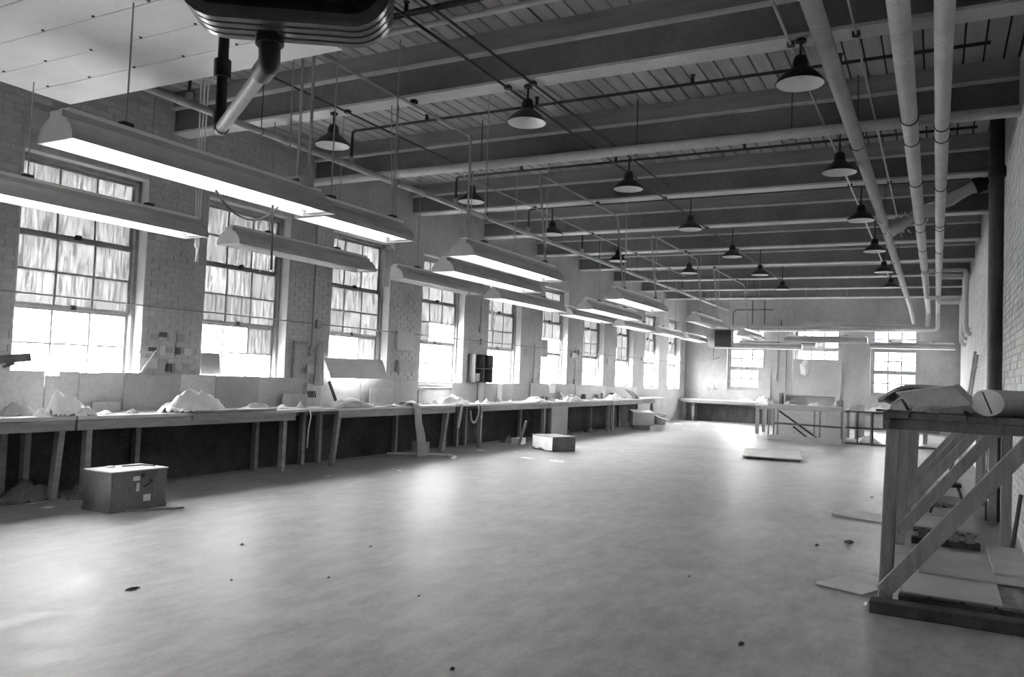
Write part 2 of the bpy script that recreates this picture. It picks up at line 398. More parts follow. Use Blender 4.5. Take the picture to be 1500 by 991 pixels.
# ------------------------------------------------------------------ windows
win_n = 0
pane_mesh = {}
def pane(parent, name, c, dy, dz, m, axis, label=None):
    key = (round(dy, 3), round(dz, 3), m.name, axis)
    if key not in pane_mesh:
        h, t = dy/2, .003
        mb = MB().box((-t, -h, -dz/2), (t, h, dz/2)) if axis == 'y' else MB().box((-h, -t, -dz/2), (h, t, dz/2))
        me = mb.mesh('pane'); me.materials.append(m); pane_mesh[key] = me
        if m is M_DIRTY:                       # grime sits on the room side only
            me.materials.append(M_CLEAR)
            for p in me.polygons: p.material_index = 0 if (p.normal.x > .9 if axis == 'y' else p.normal.y < -.9) else 1
    o = bpy.data.objects.new('pane', pane_mesh[key]); COL.objects.link(o); o.parent = parent
    o.location = Vector(c) - wloc(parent); return o
def window(a0, a1, z0, z1, plane, axis, rows, cols, sashes, dirty, label, full=True, mw=.022, rw=.035):
    global win_n; win_n += 1
    P = (lambda a, d, z: (plane+d, a, z)) if axis == 'y' else (lambda a, d, z: (a, plane+d, z))
    t = thing(f'window_{win_n}', label, None, P((a0+a1)/2, 0, z0), kind='structure')
    def bx(mb, a, b, c, d, e, f):      # along a..b, depth c..d, z e..f
        p, q = P(a, c, e), P(b, d, f); mb.box([min(p[i], q[i]) for i in range(3)], [max(p[i], q[i]) for i in range(3)])
    fr = MB(); fw = .06
    bx(fr, a0, a0+fw, -.07, .05, z0, z1); bx(fr, a1-fw, a1, -.07, .05, z0, z1)
    bx(fr, a0, a1, -.07, .05, z1-fw, z1); bx(fr, a0, a1, -.09, .07, z0, z0+.07)
    fr.build('window_frame', M_FRAME, t)
    ia, ib, iz0, iz1 = a0+fw, a1-fw, z0+.07, z1-fw
    per = rows//sashes; hz = (iz1-iz0)/sashes
    for s in range(sashes):                     # s = 0 lowest
        b0 = iz0+s*hz; b1 = b0+hz; off = -.03 + .03*(s % 2)
        sa = MB()
        bx(sa, ia, ia+rw, off-.015, off+.015, b0, b1); bx(sa, ib-rw, ib, off-.015, off+.015, b0, b1)
        bx(sa, ia+rw, ib-rw, off-.015, off+.015, b0, b0+rw); bx(sa, ia+rw, ib-rw, off-.015, off+.015, b1-rw, b1)
        pw = (ib-ia-2*rw)/cols; ph = (b1-b0-2*rw)/per
        for c in range(1, cols): bx(sa, ia+rw+c*pw-mw/2, ia+rw+c*pw+mw/2, off-.012, off+.012, b0+rw, b1-rw)
        for r in range(1, per): bx(sa, ia+rw, ib-rw, off-.0115, off+.0115, b0+rw+r*ph-mw/2, b0+rw+r*ph+mw/2)
        so = sa.build('sash', M_SASH, t)
        if full and s < sashes-1:
            lk = MB(); am = (ia+ib)/2; bx(lk, am-.03, am+.03, off+.005, off+.05, b1-.005, b1+.05); lk.build('sash_lock', M_STEEL, so)
        if not full:
            pass
        for r in range(per):
            for c in range(cols):
                R = rows-1-(s*per+r)            # row counted from the top
                m = M_DIRTY if dirty(R, c) else M_CLEAR
                pane(so, 'pane', P(ia+rw+(c+.5)*pw, off, b0+rw+(r+.5)*ph), pw+.006, ph+.006, m, axis)
    return t
GX = XL-.2
dirt = {0: lambda R, c: R < 4, 1: lambda R, c: R < 4 or (R == 4 and c == 2), 2: lambda R, c: R < 4 or c == 2, 3: lambda R, c: R < 3 or (R == 3 and c == 0),
        4: lambda R, c: R < 4, 5: lambda R, c: R < 3, 6: lambda R, c: R < 4, 7: lambda R, c: R < 4 and c > 0 or R < 3, 8: lambda R, c: R < 3, 9: lambda R, c: R < 3}
for i, y in enumerate(WY):
    window(y, y+WW, WZ0, WZ1, GX, 'y', 6, 3, 3, dirt[i], f'tall grimy sash window over the long bench, {ORD[9-i]} from the corner with the end wall')
for k, q in enumerate((2.45, -.2)):
    window(q, q+WW, WZ0, WZ1, GX, 'y', 6, 3, 3, lambda R, c: R < 4, f'tall grimy sash window over the long bench, {ORD[10+k]} from the corner with the end wall')
for (a, b, z0, z1), nm in zip(FW, ('beside the window wall', 'in the middle, its lower half boarded over', 'beside the stacked timber rack side')):
    window(a, b, z0, z1, YD+.2, 'x', 6, 3, 3, lambda R, c: R == 1 and c == 1, 'bright sash window in the end wall ' + nm, mw=.058, rw=.075)

# ------------------------------------------------------------------ hung sheet panel and unit heater near the camera
t = thing('sheet_metal_panel', 'broad pale sheet-metal panel hung under the ceiling beams above the bench lights', 'panel', (-5.8, 2.6, 4.0))
ye = 4.70
while ye > .6:
    MB().box((-7.5, ye-.383, 4.0+rnd.uniform(0, .003)), (-4.1, ye, 4.03)).build('sheet', M_SHEET, t); ye -= .39
rv = MB()
for yy in (4.32, 3.93, 3.54, 3.15):
    for xx in (-7.2, -6.6, -6.0, -5.4, -4.8, -4.3): rv.lathe([(.012, -.006), (.012, .002)], (xx, yy-.03, 4.0), 8)
tag(rv.build('rivets', M_STEEL, t), kind='stuff')
MB().box((-7.5, .6, 4.03), (-7.46, 4.7, 4.10)).box((-4.14, .6, 4.03), (-4.1, 4.7, 4.10)).box((-7.46, 4.66, 4.03), (-4.14, 4.7, 4.10)).build('edge_frame', M_CONDUIT, t)
for xx, yy in ((-7.3, 4.4), (-4.3, 4.4), (-7.3, 1.2), (-4.3, 1.2)):
    MB().tube([(xx, yy, 4.08), (xx, yy, ZC)], .01, 6).build('hanger_rod', M_DCOND, t)

HW = Vector((.836, .549, 0)).normalized(); HN = Vector((.549, -.836, 0)).normalized()      # heater width axis, outward normal
hc = Vector((-2.185, 2.155, 2.84))
t = thing('unit_heater', 'dark ribbed unit heater hung from the ceiling with pipework below', 'heater', hc)
def rrect(wd, ht, r, depth, inset=0, n=6):
    out = []; hw, r = wd/2-inset, max(r-inset, .02)
    for cx, cz, a0 in ((hw-r, r+inset, -90), (hw-r, ht-r-inset, 0), (-hw+r, ht-r-inset, 90), (-hw+r, r+inset, 180)):
        for k in range(n+1):
            a = math.radians(a0+90*k/n); out.append(hc + HW*(cx+r*math.cos(a)) + Vector((0, 0, cz+r*math.sin(a))) - HN*depth)
    return out
body = MB(); rings = []
for k in range(4):
    d0 = .02+k*.055
    rings += [(d0, .022), (d0+.006, .002), (d0+.038, .0), (d0+.046, .022)]
rings = [(-.0, .04), (.0, .01)] + rings + [(.245, .03), (.25, .06)]
loops = [rrect(.80, .74, .15, d, ins) for d, ins in rings]; n = len(loops[0])
vs = [p for l in loops for p in l]; fs = [(i*n+k, i*n+(k+1) % n, (i+1)*n+(k+1) % n, (i+1)*n+k) for i in range(len(loops)-1) for k in range(n)]
body.add(vs, fs, True); body.add(loops[-1], [tuple(range(n))])
cas = body.build('casing', M_HEAT, t, 'ribbed dark casing with rounded corners')
MB().add([*rrect(.80, .74, .15, .06, .05)], [tuple(range(n))]).build('core', M_IRON, t, recalc=False)
for k in range(9):
    z = .10+k*.065
    c = hc + Vector((0, 0, z)) - HN*.025
    wlen = .33 if 1 < k < 8 else .27
    MB().bar(c-HW*wlen, c+HW*wlen, .045, .005, up=(HN*.6+Vector((0, 0, .8))).normalized()).build('louvre', M_IRON, cas)
for s in (-.25, .25):
    p = hc + HW*s - HN*.12; MB().tube([p+Vector((0, 0, .72)), (p.x, p.y, ZC)], .012, 6).build('hanger_rod', M_STEEL, t)
P0 = Vector((-2.35, 2.26, 2.88)); P1 = Vector((-2.34, 2.26, 2.735)); P2 = Vector((-3.22, 2.80, 2.72))
fit = MB().tube([P0, P0+(P1-P0)*.5], .055, 14).tube([P0+(P1-P0)*.4, P0+(P1-P0)*.7], .04, 14)
fit.tube(rounded([P0+(P1-P0)*.6, P1, P1+(P2-P1)*.13], .06), .043, 12); fit.build('elbow', M_IRON, t, 'black cast elbow')
MB().tube([P1+(P2-P1)*.1, P2-(P2-P1)*.04], .030, 14).build('drain_pipe', M_CONDUIT, t, 'pale bare steel pipe')
MB().tube(rounded([P2-(P2-P1)*.06, P2, P2+Vector((0, 0, .1))], .07), .036, 12).build('lower_elbow', M_IRON, t)
up = MB().tube([P2+Vector((0, 0, .07)), (P2.x-.03, P2.y, ZC)], .027, 12).tube([P2+Vector((-.004, 0, .27)), P2+Vector((-.006, 0, .36))], .043, 12)
up.build('riser_pipe', M_IRON, t, 'black riser pipe with union')

# ------------------------------------------------------------------ pipes
def pipe(name, label, pts, r, m, rad=.12, coup=(), hang=(), cat='pipe', group=None, seg=12, cm=None):
    P_ = [Vector(p) for p in pts]; t = thing(name, label, cat, P_[0], group)
    MB().tube(rounded(P_, rad) if len(P_) > 2 else P_, r, seg).build('pipe', m, t)
    for a, b in coup:
        a, b = Vector(a), Vector(b); MB().tube([a, b], r*1.12, seg).build('coupling', cm or m, t)
    for c in hang:
        c = Vector(c); MB().tube([c+Vector((0, 0, r)), (c.x, c.y, ZC)], .006, 5).tube([c+Vector((r*1.1*math.sin(k*math.pi/4), 0, r*1.1*math.cos(k*math.pi/4))) for k in range(9)], .006, 4).build('hanger', M_DCOND, t)
    return t
yb = [BY[i] for i in range(len(BY))]
def bands(x, z, ys, w_=.02): return [((x, y, z), (x, y+w_, z)) for y in ys]
pipe('lagged_pipe', 'pale lagged pipe along the hall, between its twin and the big steel pipe', [(-.275, YB+.1, 4.255), (-.275, 30.95, 4.255), (-.275, 31.05, 3.67), (-7.2, 31.1, 3.64)], .077, M_PIPE, .16,
     bands(-.275, 4.255, (8.75, 11.5, 14.2, 17, 20)), [(-.275, y-.2, 4.255) for y in yb[2::2]], cm=M_DCOND, seg=14)
pipe('lagged_pipe', 'pale lagged pipe along the hall beside the whitewashed wall', [(.015, YB+.1, 4.255), (.015, 30.75, 4.255), (.015, 30.9, 3.60), (-7.2, 30.98, 3.54)], .069, M_PIPE, .16,
     bands(.015, 4.255, (9.1, 11.9, 14.6, 17.4)), [(.015, y-.2, 4.255) for y in yb[2::2]], cm=M_DCOND, seg=14)
pipe('steel_pipe', 'thick grey steel pipe along the hall next to the lagged pair', [(-.84, YB+.1, 4.26), (-.80, 15, 4.26), (-.80, 29.6, 4.26), (-.72, 30.9, 3.85)], .072, M_BPIPE, .2,
     [((-.82, y, 4.26), (-.82, y+.14, 4.26)) for y in (10.1, 13.9, 18.6, 23)], [(-.82, y-.2, 4.26) for y in yb[2::2]], seg=14)
pipe('sprinkler_main', 'grey sprinkler main along the hall above the bench lights', [(-7.12, YB+.1, 4.3), (-7.12, 30.9, 4.3)], .04, M_CONDUIT, .1,
     [((-7.12, y, 4.3), (-7.12, y+.1, 4.3)) for y in (5.6, 8.85, 9.6, 12.0, 14.8, 17.5, 20.2)], [(-7.12, y-.25, 4.3) for y in yb[3:]])
t = pipe('cross_main', 'thick pale pipe crossing the hall under the ceiling between two beams', [(-8.8, 9.37, 4.40), (XR, 9.37, 4.40)], .06, M_FLANGE, .1,
     [((a, 9.37, 4.40), (a+.045, 9.37, 4.40)) for a in (-7.3, -6.98, -6.6)], [(x, 9.37, 4.40) for x in (-5.6, -3.35, -1.5)], seg=14)
for i in range(-1, 8):
    y = 8.45+2.69*i
    t = thing('sprinkler_branch', f'thin dark sprinkler branch pipe under the boards, {ORD[7-i]} bay from the end wall', 'pipe', (-7.12, y, 4.3))
    bp_ = MB().tube(rounded([(-7.12, y, 4.36), (-7.12, y, 4.78), (.4, y, 4.79)], .05), .018, 8).build('pipe', M_DCOND, t)
    MB().tube([(-7.12, y, 4.335), (-7.12, y, 4.42)], .04, 10).build('tee', M_CONDUIT, t)
    for x in (-5.9, -4.3, -2.4, -.9):
        MB().tube([(x, y, 4.78), (x, y, 4.86)], .02, 6).tube([(x, y, 4.86), (x, y, 4.885)], [.012, .034], 8).build('sprinkler_head', M_STEEL, bp_)
# thin conduits along the hall under the beams
def conduit(label, x, y0, y1, m, r=.012, z=4.475, extra=None, group=None):
    t = thing('conduit', label, 'conduit', (x, y0, z), group)
    MB().tube(rounded(extra, .12) if extra else [(x, y0, z), (x, y1, z)], r, 7).build('pipe', m, t)
    for y in yb:
        if y0 < y < y1: MB().box((x-.03, y-.03, z-r), (x+.03, y+.03, ZS-.001)).build('strap', M_DCOND, t)
    return t
conduit('dark lamp conduit under the beams along the middle lamp row', -3.93, YB+.2, 23.5, M_DCOND, .014)
conduit('dark conduit under the beams just beside the middle lamp row', -3.64, YB+.2, 11.6, M_DCOND, .013)
conduit('slim conduit under the beams between the sprinkler main and the middle lamps', -6.03, 4.9, 9.35, M_DCOND, .011)
conduit('slim conduit under the beams in line with the lamp row above the bench lights', -6.30, 9.8, 22, M_CONDUIT, .010)
conduit('pale lamp conduit under the beams along the lamp row by the big pipe', -1.15, YB+.2, 23.4, M_CONDUIT, .014)
conduit('pale conduit under the beams running beside the big steel pipe', -.63, YB+.2, 17.0, M_CONDUIT, .011)
pipe('batten_pipe', 'pale pipe crossing under the ceiling boards ahead of the first beam', [(-5.9, 6.35, 4.93), (-1.6, 6.3, 4.93)], .03, M_FLANGE, .1)
pipe('dark_cross_pipe', 'thin dark pipe crossing the ceiling boards beside a pale pipe', [(-5.9, 6.12, 4.95), (.4, 6.08, 4.95)], .016, M_DCOND, .1)
# conduit on the window wall
t = thing('wall_conduit', 'thin grey conduit running along the window wall across every window', 'conduit', (XL+.03, 4, 2.22))
MB().tube([(XL+.03, 2, 2.22), (XL+.03, YD-.1, 2.22)], .011, 6).build('pipe', M_SASH, t)
for k, y in enumerate(WY):
    if k % 2 == 0: MB().box((XL, y-.35, 2.15), (XL+.05, y-.25, 2.28)).build('junction_box', M_CONDUIT, t)
# branches to the whitewashed wall
for (y, xs, zr, zw, nm) in ((21.8, -.275, 4.44, 2.95, 'upper long'), (23.0, .015, 4.42, 3.15, 'upper short'), (24.6, -.275, 4.07, 3.0, 'lower long'), (25.8, .015, 4.05, 2.9, 'lower short')):
    pipe('lagged_branch', f'{nm} lagged branch pipe stepping down the whitewashed wall', [(xs, y, 4.30 if zr > 4.2 else 4.2), (xs, y, zr), (.60, y, zr), (.60, y, zw), (XR-.005, y-.02, zw-.06)], .055, M_PIPE, .10, [((.60, y, zw+.25), (.60, y, zw+.32))], seg=12)
t = thing('stack_pipe', 'thick dark standing pipe against the whitewashed brick wall', 'pipe', (.62, 11.3, 0))
MB().tube([(.62, 11.3, 0), (.62, 11.3, ZC)], .082, 16).build('pipe', M_STEEL, t)
for z in (4.18, .35): MB().tube([(.62, 11.3, z), (.62, 11.3, z+.14)], .095, 16).build('collar', M_IRON, t)
MB().tube([(.62, 11.3, 4.25), (XR-.004, 11.3, 4.25)], .07, 12).build('branch_stub', M_IRON, t)
# torn lagging drooping from a stub
t = thing('drooping_duct', 'torn pale wrapped duct drooping from a dark collar behind the lagged pipes', 'duct', (-.6, 14.6, 4.1))
pp = [Vector((-.72+1.30*k/9, 14.6, z)) for k, z in enumerate((4.16, 4.255, 4.37, 4.45, 4.51, 4.57, 4.64, 4.72, 4.80, 4.87))]
MB().tube(pp, [.095+.014*math.sin(k*2.3) for k in range(10)], 11).build('wrapping', M_PIPE, t)
rg = MB()
for k in range(22):
    c = pp[rnd.randrange(0, 5)]+Vector((rnd.uniform(-.12, .12), rnd.uniform(-.1, .0), rnd.uniform(-.13, .1)))
    d = Vector((rnd.uniform(-.1, .1), rnd.uniform(-.05, .05), rnd.uniform(-.14, .05))); e = d.cross(Vector((.3, 1, .2))).normalized()*.03
    rg.add([c, c+e, c+d+e*.5], [(0, 1, 2)])
tag(rg.build('torn_shreds', M_PAPER, t, recalc=False))
MB().tube([pp[-1]-(pp[-1]-pp[-2])*.6, pp[-1]+Vector((.05, 0, .02))], .13, 14).build('collar', M_IRON, t)
MB().tube([pp[-1], (XR-.004, 14.6, 4.93)], .06, 10).build('stub', M_IRON, t)
# poles leaning on the whitewashed wall
for k, (y, dx, h, r) in enumerate(((17.6, .02, 2.25, .028), (18.1, -.10, 2.05, .022), (18.5, .05, 2.35, .03), (18.9, -.05, 2.1, .024))):
    m = MB().tube([(.36+dx, y-.25, 0), (XR-r-.012, y, h)], r, 8)
    solo(m, 'pole', (M_CONDUIT, M_DWOOD)[k % 2], ('pale', 'dark')[k % 2]+' pole leaning on the whitewashed wall, ' + ORD[3-k] + ' of four from the end wall', 'pole', base=(.36+dx, y-.25, 0))
# wires on the wall
t = solo(MB().tube([(XR-.02, 8.6, 4.4), (XR-.02, 8.6, 2.6), (XR-.02, 8.2, 2.7), (XR-.02, 6.8, 3.5)], .008, 5), 'wall_wire', M_DCOND, 'dark wire tacked to the whitewashed wall beside the standing pipe', 'wire')

# ------------------------------------------------------------------ fluorescent fixtures
HALF = [(.185, 0), (.178, .045), (.150, .095), (.105, .135), (.062, .155), (.062, .195)]
def fixture(label, x, y0, ln, z, lit=True, rz=0., rods=((.25, ZC), (-.25, ZC)), group='fluorescent fixtures', along='y'):
    t = thing('fluorescent_fixture', label, 'light fixture', (x, y0+ln/2, z) if along == 'y' else (x+ln/2, y0, z), group)
    prof = HALF + [(-a, b) for a, b in HALF[::-1]]; n = len(prof)
    T = (lambda a, s, zz: (a, s, zz)) if along == 'y' else (lambda a, s, zz: (s, -a, zz))
    h = ln/2
    def shell(inset):
        q = [((abs(a)-inset)*(1 if a > 0 else -1), b-(inset if b > .001 else 0)) for a, b in prof]
        vs = [T(a, s, b) for s in (-h+.012, h-.012) for a, b in q]; return vs, [(i, i+1, n+i+1, n+i) for i in range(n-1)]
    v, f = shell(0); rf = MB().add(v, f).build('reflector', M_SHADE, t, local=True)
    v, f = shell(.006); MB().add(v, f).build('reflector_lining', M_ENAMEL, rf, local=True, recalc=False)
    for s in (-1, 1):
        poly = [T(a, s*h, b) for a, b in prof]; d = Vector(T(0, -s*.014, 0)); MB().extr(poly, d).build('end_cap', M_SHADE, t, local=True)
    p, q = T(-.055, -h+.05, .195), T(.055, h-.05, .225)
    MB().box([min(p[i], q[i]) for i in range(3)], [max(p[i], q[i]) for i in range(3)]).build('ballast_channel', M_ENAMEL, t, local=True)  # white colour stands in for light caught along the top of the reflector
    for a in (-.075, .075):
        MB().tube([T(a, -h+.05, .062), T(a, h-.05, .062)], .019, 8).build('tube', M_TUBE if lit else M_DEAD, t, local=True)
    for s in (-1, 1):
        p, q = T(-.11, s*(h-.016), .02), T(.11, s*(h-.05), .10)
        MB().box([min(p[i], q[i]) for i in range(3)], [max(p[i], q[i]) for i in range(3)]).build('lampholder', M_ENAMEL, t, local=True)
    for fy, zt in rods:
        MB().tube([T(0, fy*ln, .22), T(0, fy*ln, zt-z)], .0065, 6).build('hanger_rod', M_CONDUIT, t, local=True)
        p, q = T(-.03, fy*ln-.04, .22), T(.03, fy*ln+.04, .26)
        MB().box([min(p[i], q[i]) for i in range(3)], [max(p[i], q[i]) for i in range(3)]).build('hanger_box', M_DCOND, t, local=True)
    return t
ZF = 2.9
# row over the bench edge, counted from the end wall
ROWB = [(-7.22, 3.55, 2.5, 1), (-7.18, 6.45, 2.5, 0), (-7.18, 9.6, 2.45, 0), (-7.18, 12.62, 2.9, 1), (-7.34, 16.22, 2.6, 1), (-7.36, 19.7, 2.6, 1), (-7.34, 22.8, 2.5, 1), (-7.3, 25.6, 2.6, 1)]
for i, (x, y, ln, lit) in enumerate(ROWB):
    fixture(f'long fluorescent fixture hung low over the window bench edge, {ORD[len(ROWB)-1-i]} from the end wall', x, y, ln, ZF, bool(lit), group='fixtures over the bench edge')
ROWA = [(-4.93, 3.0, 2.45, 1), (-5.08, 5.48, 1.42, 1), (-4.93, 7.88, 2.55, 1), (-4.95, 12.93, 2.6, 1), (-4.93, 18.0, 2.6, 0), (-4.97, 23.4, 2.7, 0)]
for i, (x, y, ln, lit) in enumerate(ROWA):
    fixture(('short' if i == 1 else 'long') + f' fluorescent fixture in the row out over the floor, {ORD[len(ROWA)-1-i]} from the end wall', x, y, ln, ZF, bool(lit), group='fixtures out over the floor',
            rods=((-.3, 4.0 if i == 0 else ZC), (.38, ZC)))
ROWM = [(-5.98, 9.1, 2.75, 1), (-6.3, 14.85, 3.1, 1)]
for i, (x, y, ln, lit) in enumerate(ROWM):
    fixture(('nearer the boarded window end' if i else 'nearer the unit heater') and f'long fluorescent fixture hung between the two long rows, {ORD[1-i]} from the end wall', x, y, ln, ZF, bool(lit), group='fixtures between the rows')
# fixtures across the hall near the end wall
for x, y, ln, z, lit, lab in ((-7.4, 29.6, 3.2, 2.78, 1, 'lit fluorescent fixture lying across the hall beside the dark wall heater'),
                              (-6.6, 30.6, 2.75, 2.92, 0, 'unlit fluorescent fixture hung across the end-wall window beside the corner'),
                              (-4.6, 28.4, 2.6, 2.98, 0, 'unlit fluorescent fixture hung across in front of the half-boarded window'),
                              (-2.05, 30.2, 2.6, 2.9, 1, 'lit fluorescent fixture hung across the end-wall window by the whitewashed wall')):
    fixture(lab, x, y, ln, z, bool(lit), along='x', group='fixtures across the end of the hall')
# conduits dropping to the outer row
for k, (ya, yb_) in enumerate(((3.4, 8.27), (10.2, 13.4), (15.3, 18.8), (20.4, 24.1))):
    x = -5.1; z0 = ZF+.22
    pts = [(x, yb_, z0), (x, yb_, 4.44), (x, ya, 4.44)] if k == 0 else [(x+.15, ya, z0), (x, ya, 4.44), (x, yb_, 4.44), (x+.15, yb_, z0)]
    conduit(f'bent pale conduit feeding the outer fixtures, {ORD[3-k]} from the end wall', x, ya, yb_, M_CONDUIT, .016, extra=pts, group='bent conduits')
t = thing('riser_conduits', 'bundle of three thin conduits dropping to the outer fixture nearest the hung panel', 'conduit', (-5.0, 5.2, ZF+.22))
for x, r in ((-5.10, .007), (-4.99, .014), (-4.86, .014)): MB().tube([(x, 5.2, ZC), (x+.02, 5.2, 3.1)], r, 6).build('conduit_length', M_CONDUIT, t)
MB().box((-5.06, 5.14, 3.11), (-4.84, 5.26, 3.19)).build('junction_box', M_CONDUIT, t)

# ------------------------------------------------------------------ pendant lamps
def pendant(label, x, y, z, group):
    t = thing('pendant_lamp', label, 'pendant lamp', (x, y, z), group)
    outp = [(.200, .0), (.203, .008), (.19, .03), (.15, .075), (.10, .115), (.068, .14), (.062, .20), (.05, .235), (.03, .25), (.0, .252)]
    sh = MB().lathe(outp[:6], seg=22, caps=False).build('shade', M_STEEL, t, local=True)
    MB().lathe([(a-.006, b-.002) for a, b in outp[:6]], seg=22, caps=False).build('shade_lining', M_ENAMEL, sh, local=True)
    MB().lathe(outp[5:], seg=16, caps=False).build('lamp_cap', M_IRON, t, local=True)
    MB().lathe([(.0, .05), (.03, .06), (.042, .085), (.034, .12), (.022, .15)], seg=12, caps=False).build('bulb', M_DEAD, t, local=True)
    zt = ZS if any(-.10 < y-b < .15 for b in BY) else ZC
    MB().tube([(0, 0, .24), (0, 0, zt-z)], .011, 7).build('stem', M_DCOND, t, local=True)
    MB().lathe([(.045, 0), (.045, .02), (.02, .035)][::-1], (0, 0, zt-z-.036), 10).build('ceiling_canopy', M_DCOND, t, local=True)
    return t
ROWS = {'in the middle row': (-3.72, [7.1, 10.14, 13.22, 16.37, 19.28, 22.4]),
        'beside the big steel pipe': (-1.06, [7.0, 10.13, 13.2, 16.3, 19.3, 22.3]),
        'above the bench lights': (-6.22, [7.04, 10.17, 13.03, 16.44])}
for nm, (x, ys) in ROWS.items():
    for i, y in enumerate(ys): pendant(f'dark dome pendant lamp {nm}, {ORD[len(ys)-1-i]} from the end wall', x, y, 4.1, 'pendant lamps '+nm)
pendant('dark dome pendant lamp standing out of line between the bench row and middle row', -5.25, 18.67, 4.1, None)

# ------------------------------------------------------------------ long bench under the windows
ZT, XF, XBk = .90, -8.2, -8.83
def bench(label, y0, y1, legs, apron=True, name='workbench', group='workbench sections', tilt=0.):
    t = thing(name, label, 'workbench', ((XF+XBk)/2, (y0+y1)/2, 0), group)
    for k, (a, b) in enumerate(((XBk, -8.63), (-8.627, -8.42), (-8.417, XF))):
        MB().box((a, y0, ZT-.04), (b, y1, ZT+rnd.uniform(-.003, .003))).build('top_board', M_TOP, t, bevel=.004)
    if apron: MB().box((XF-.045, y0+.004, ZT-.155), (XF-.008, y1-.004, ZT-.041)).build('apron', M_WOOD, t, bevel=.004)
    MB().box((XBk+.02, y0+.02, ZT-.14), (XBk+.05, y1-.02, ZT-.041)).build('rear_rail', M_WOOD, t)
    for x, y, lean in legs:
        MB().bar((x+.0, y+lean, 0), (x, y, ZT-.045), .085, .07, up=(0, 1, 0)).build('leg', M_WOOD, t, bevel=.004)
    return t
bl = [('long workbench section beneath the window nearest the hung sheet panel', 2.6, 5.43, ((-8.3, 5.33, -.06), (-8.7, 4.95, 0), (-8.7, 5.2, 0), (-8.3, 2.8, 0), (-8.7, 2.8, 0))),
      ('workbench section behind the plywood crate, a white cloth heap on it', 5.45, 8.8, ((-8.28, 5.62, 0), (-8.28, 8.62, 0), (-8.76, 6.6, 0), (-8.74, 8.55, 0))),
      ('workbench section with a cloth band hanging over its edge', 9.73, 13.16, ((-8.28, 9.82, -.12), (-8.28, 12.98, -.18), (-8.74, 11.95, 0), (-8.74, 9.9, 0))),
      ('workbench section with hooked straps hanging at its end', 14.14, 17.40, ((-8.26, 14.2, 0), (-8.74, 14.4, 0), (-8.26, 17.2, 0), (-8.74, 16.9, 0))),
      ('workbench section with a fibreboard sheet standing under it', 17.43, 21.6, ((-8.26, 17.6, 0), (-8.74, 19.5, 0), (-8.26, 21.45, 0), (-8.74, 21.3, 0))),
      ('workbench section at the end next to the corner with the end wall', 21.64, 25.6, ((-8.26, 21.8, 0), (-8.26, 25.4, 0), (-8.74, 23.6, 0), (-8.74, 25.3, 0)))]
for a in bl: bench(*a)
bench('plank bridge between workbench sections beside the hanging cord', 8.82, 9.71, ((-8.62, 8.98, 0), (-8.72, 9.5, 0)), apron=False, name='plank_bridge', group=None)
bench('plank bridge between workbench sections under a heap of white scraps', 13.18, 14.12, ((-8.55, 13.3, 0), (-8.7, 14.0, 0)), apron=False, name='plank_bridge', group=None)
# fascia strips lying on the bench edge
solo(MB().box((-8.27, 6.95, ZT+.005), (-8.15, 8.35, ZT+.03)), 'loose_batten', M_WOOD, 'loose grey batten lying along the bench edge behind the crate', 'slat', bevel=.003)
solo(MB().box((XF-.006, 6.95, ZT-.095), (XF+.02, 8.15, ZT-.035)), 'nailed_batten', M_WOOD, 'pale batten nailed to the bench apron below the loose batten', 'batten', bevel=.003)

# backboards against the wall
t = thing('backboard', 'row of grey boards standing on the bench against the window wall', 'backboard', (XL+.04, 10, ZT))
edges = [(2.6, 5.43, 1.37), (5.46, 5.58, 1.32), (5.60, 5.84, 1.37), (5.86, 6.08, 1.36), (6.10, 6.42, 1.37), (6.44, 7.22, 1.37), (7.24, 7.84, 1.365), (7.86, 8.6, 1.355), (8.62, 9.6, 1.35),
         (9.62, 9.95, 1.25), (9.97, 11.0, 1.34), (11.02, 11.9, 1.35), (11.92, 12.75, 1.33), (12.77, 13.9, 1.16), (13.95, 15.2, 1.31), (15.22, 16.6, 1.30), (16.62, 17.5, 1.31), (17.54, 18.4, 1.33), (18.42, 20.3, 1.32), (20.34, 22.6, 1.29), (22.63, 25.5, 1.26)]
for k, (a, b, zt) in enumerate(edges):
    ob = MB().box((XL+.014+.02*(k % 2), a-.025*(k % 2), ZT+.002), (XL+.032+.02*(k % 2), b+.025*(k % 2), zt)).build('board', M_PANEL, t)
# lower edge pieces leaning in front
for a, b, h, x, lab in ((9.02, 9.55, .20, -8.72, 'low dark offcut board leaning behind the bench before the pegs'), (11.15, 11.8, .30, -8.74, 'short grey offcut board leaning behind the bench beside a strip of felt'), (5.93, 6.30, .12, -8.7, 'small pale block lying along the back of the bench beside the cloth heap')):
    solo(MB().box((x, a, ZT+.004), (x+.022, b, ZT+h)), 'offcut_board', M_PANEL, lab, 'board')
for a, b, z0, z1, x in ((15.05, 15.25, .91, 1.33, -8.78), (15.75, 15.95, .91, 1.30, -8.77), (16.1, 16.3, 1.0, 1.2, -8.775)):
    pass
for a, b, z0, z1, lab in ((14.95, 15.17, .905, 1.34, 'tall pale card strip standing on the bench beside the pigeonhole shelf'), (15.8, 16.02, .905, 1.29, 'pale card strip standing behind the bench scraps')):
    solo(MB().box((-8.77, a, z0), (-8.76, b, z1)), 'card_strip', M_PAPER, lab, 'card')
solo(MB().box((-8.79, 18.62, 1.08), (-8.782, 18.95, 1.34)), 'notice_sheet', M_PAPER, 'pale sheet pinned to the backboard above the bench', 'sheet')

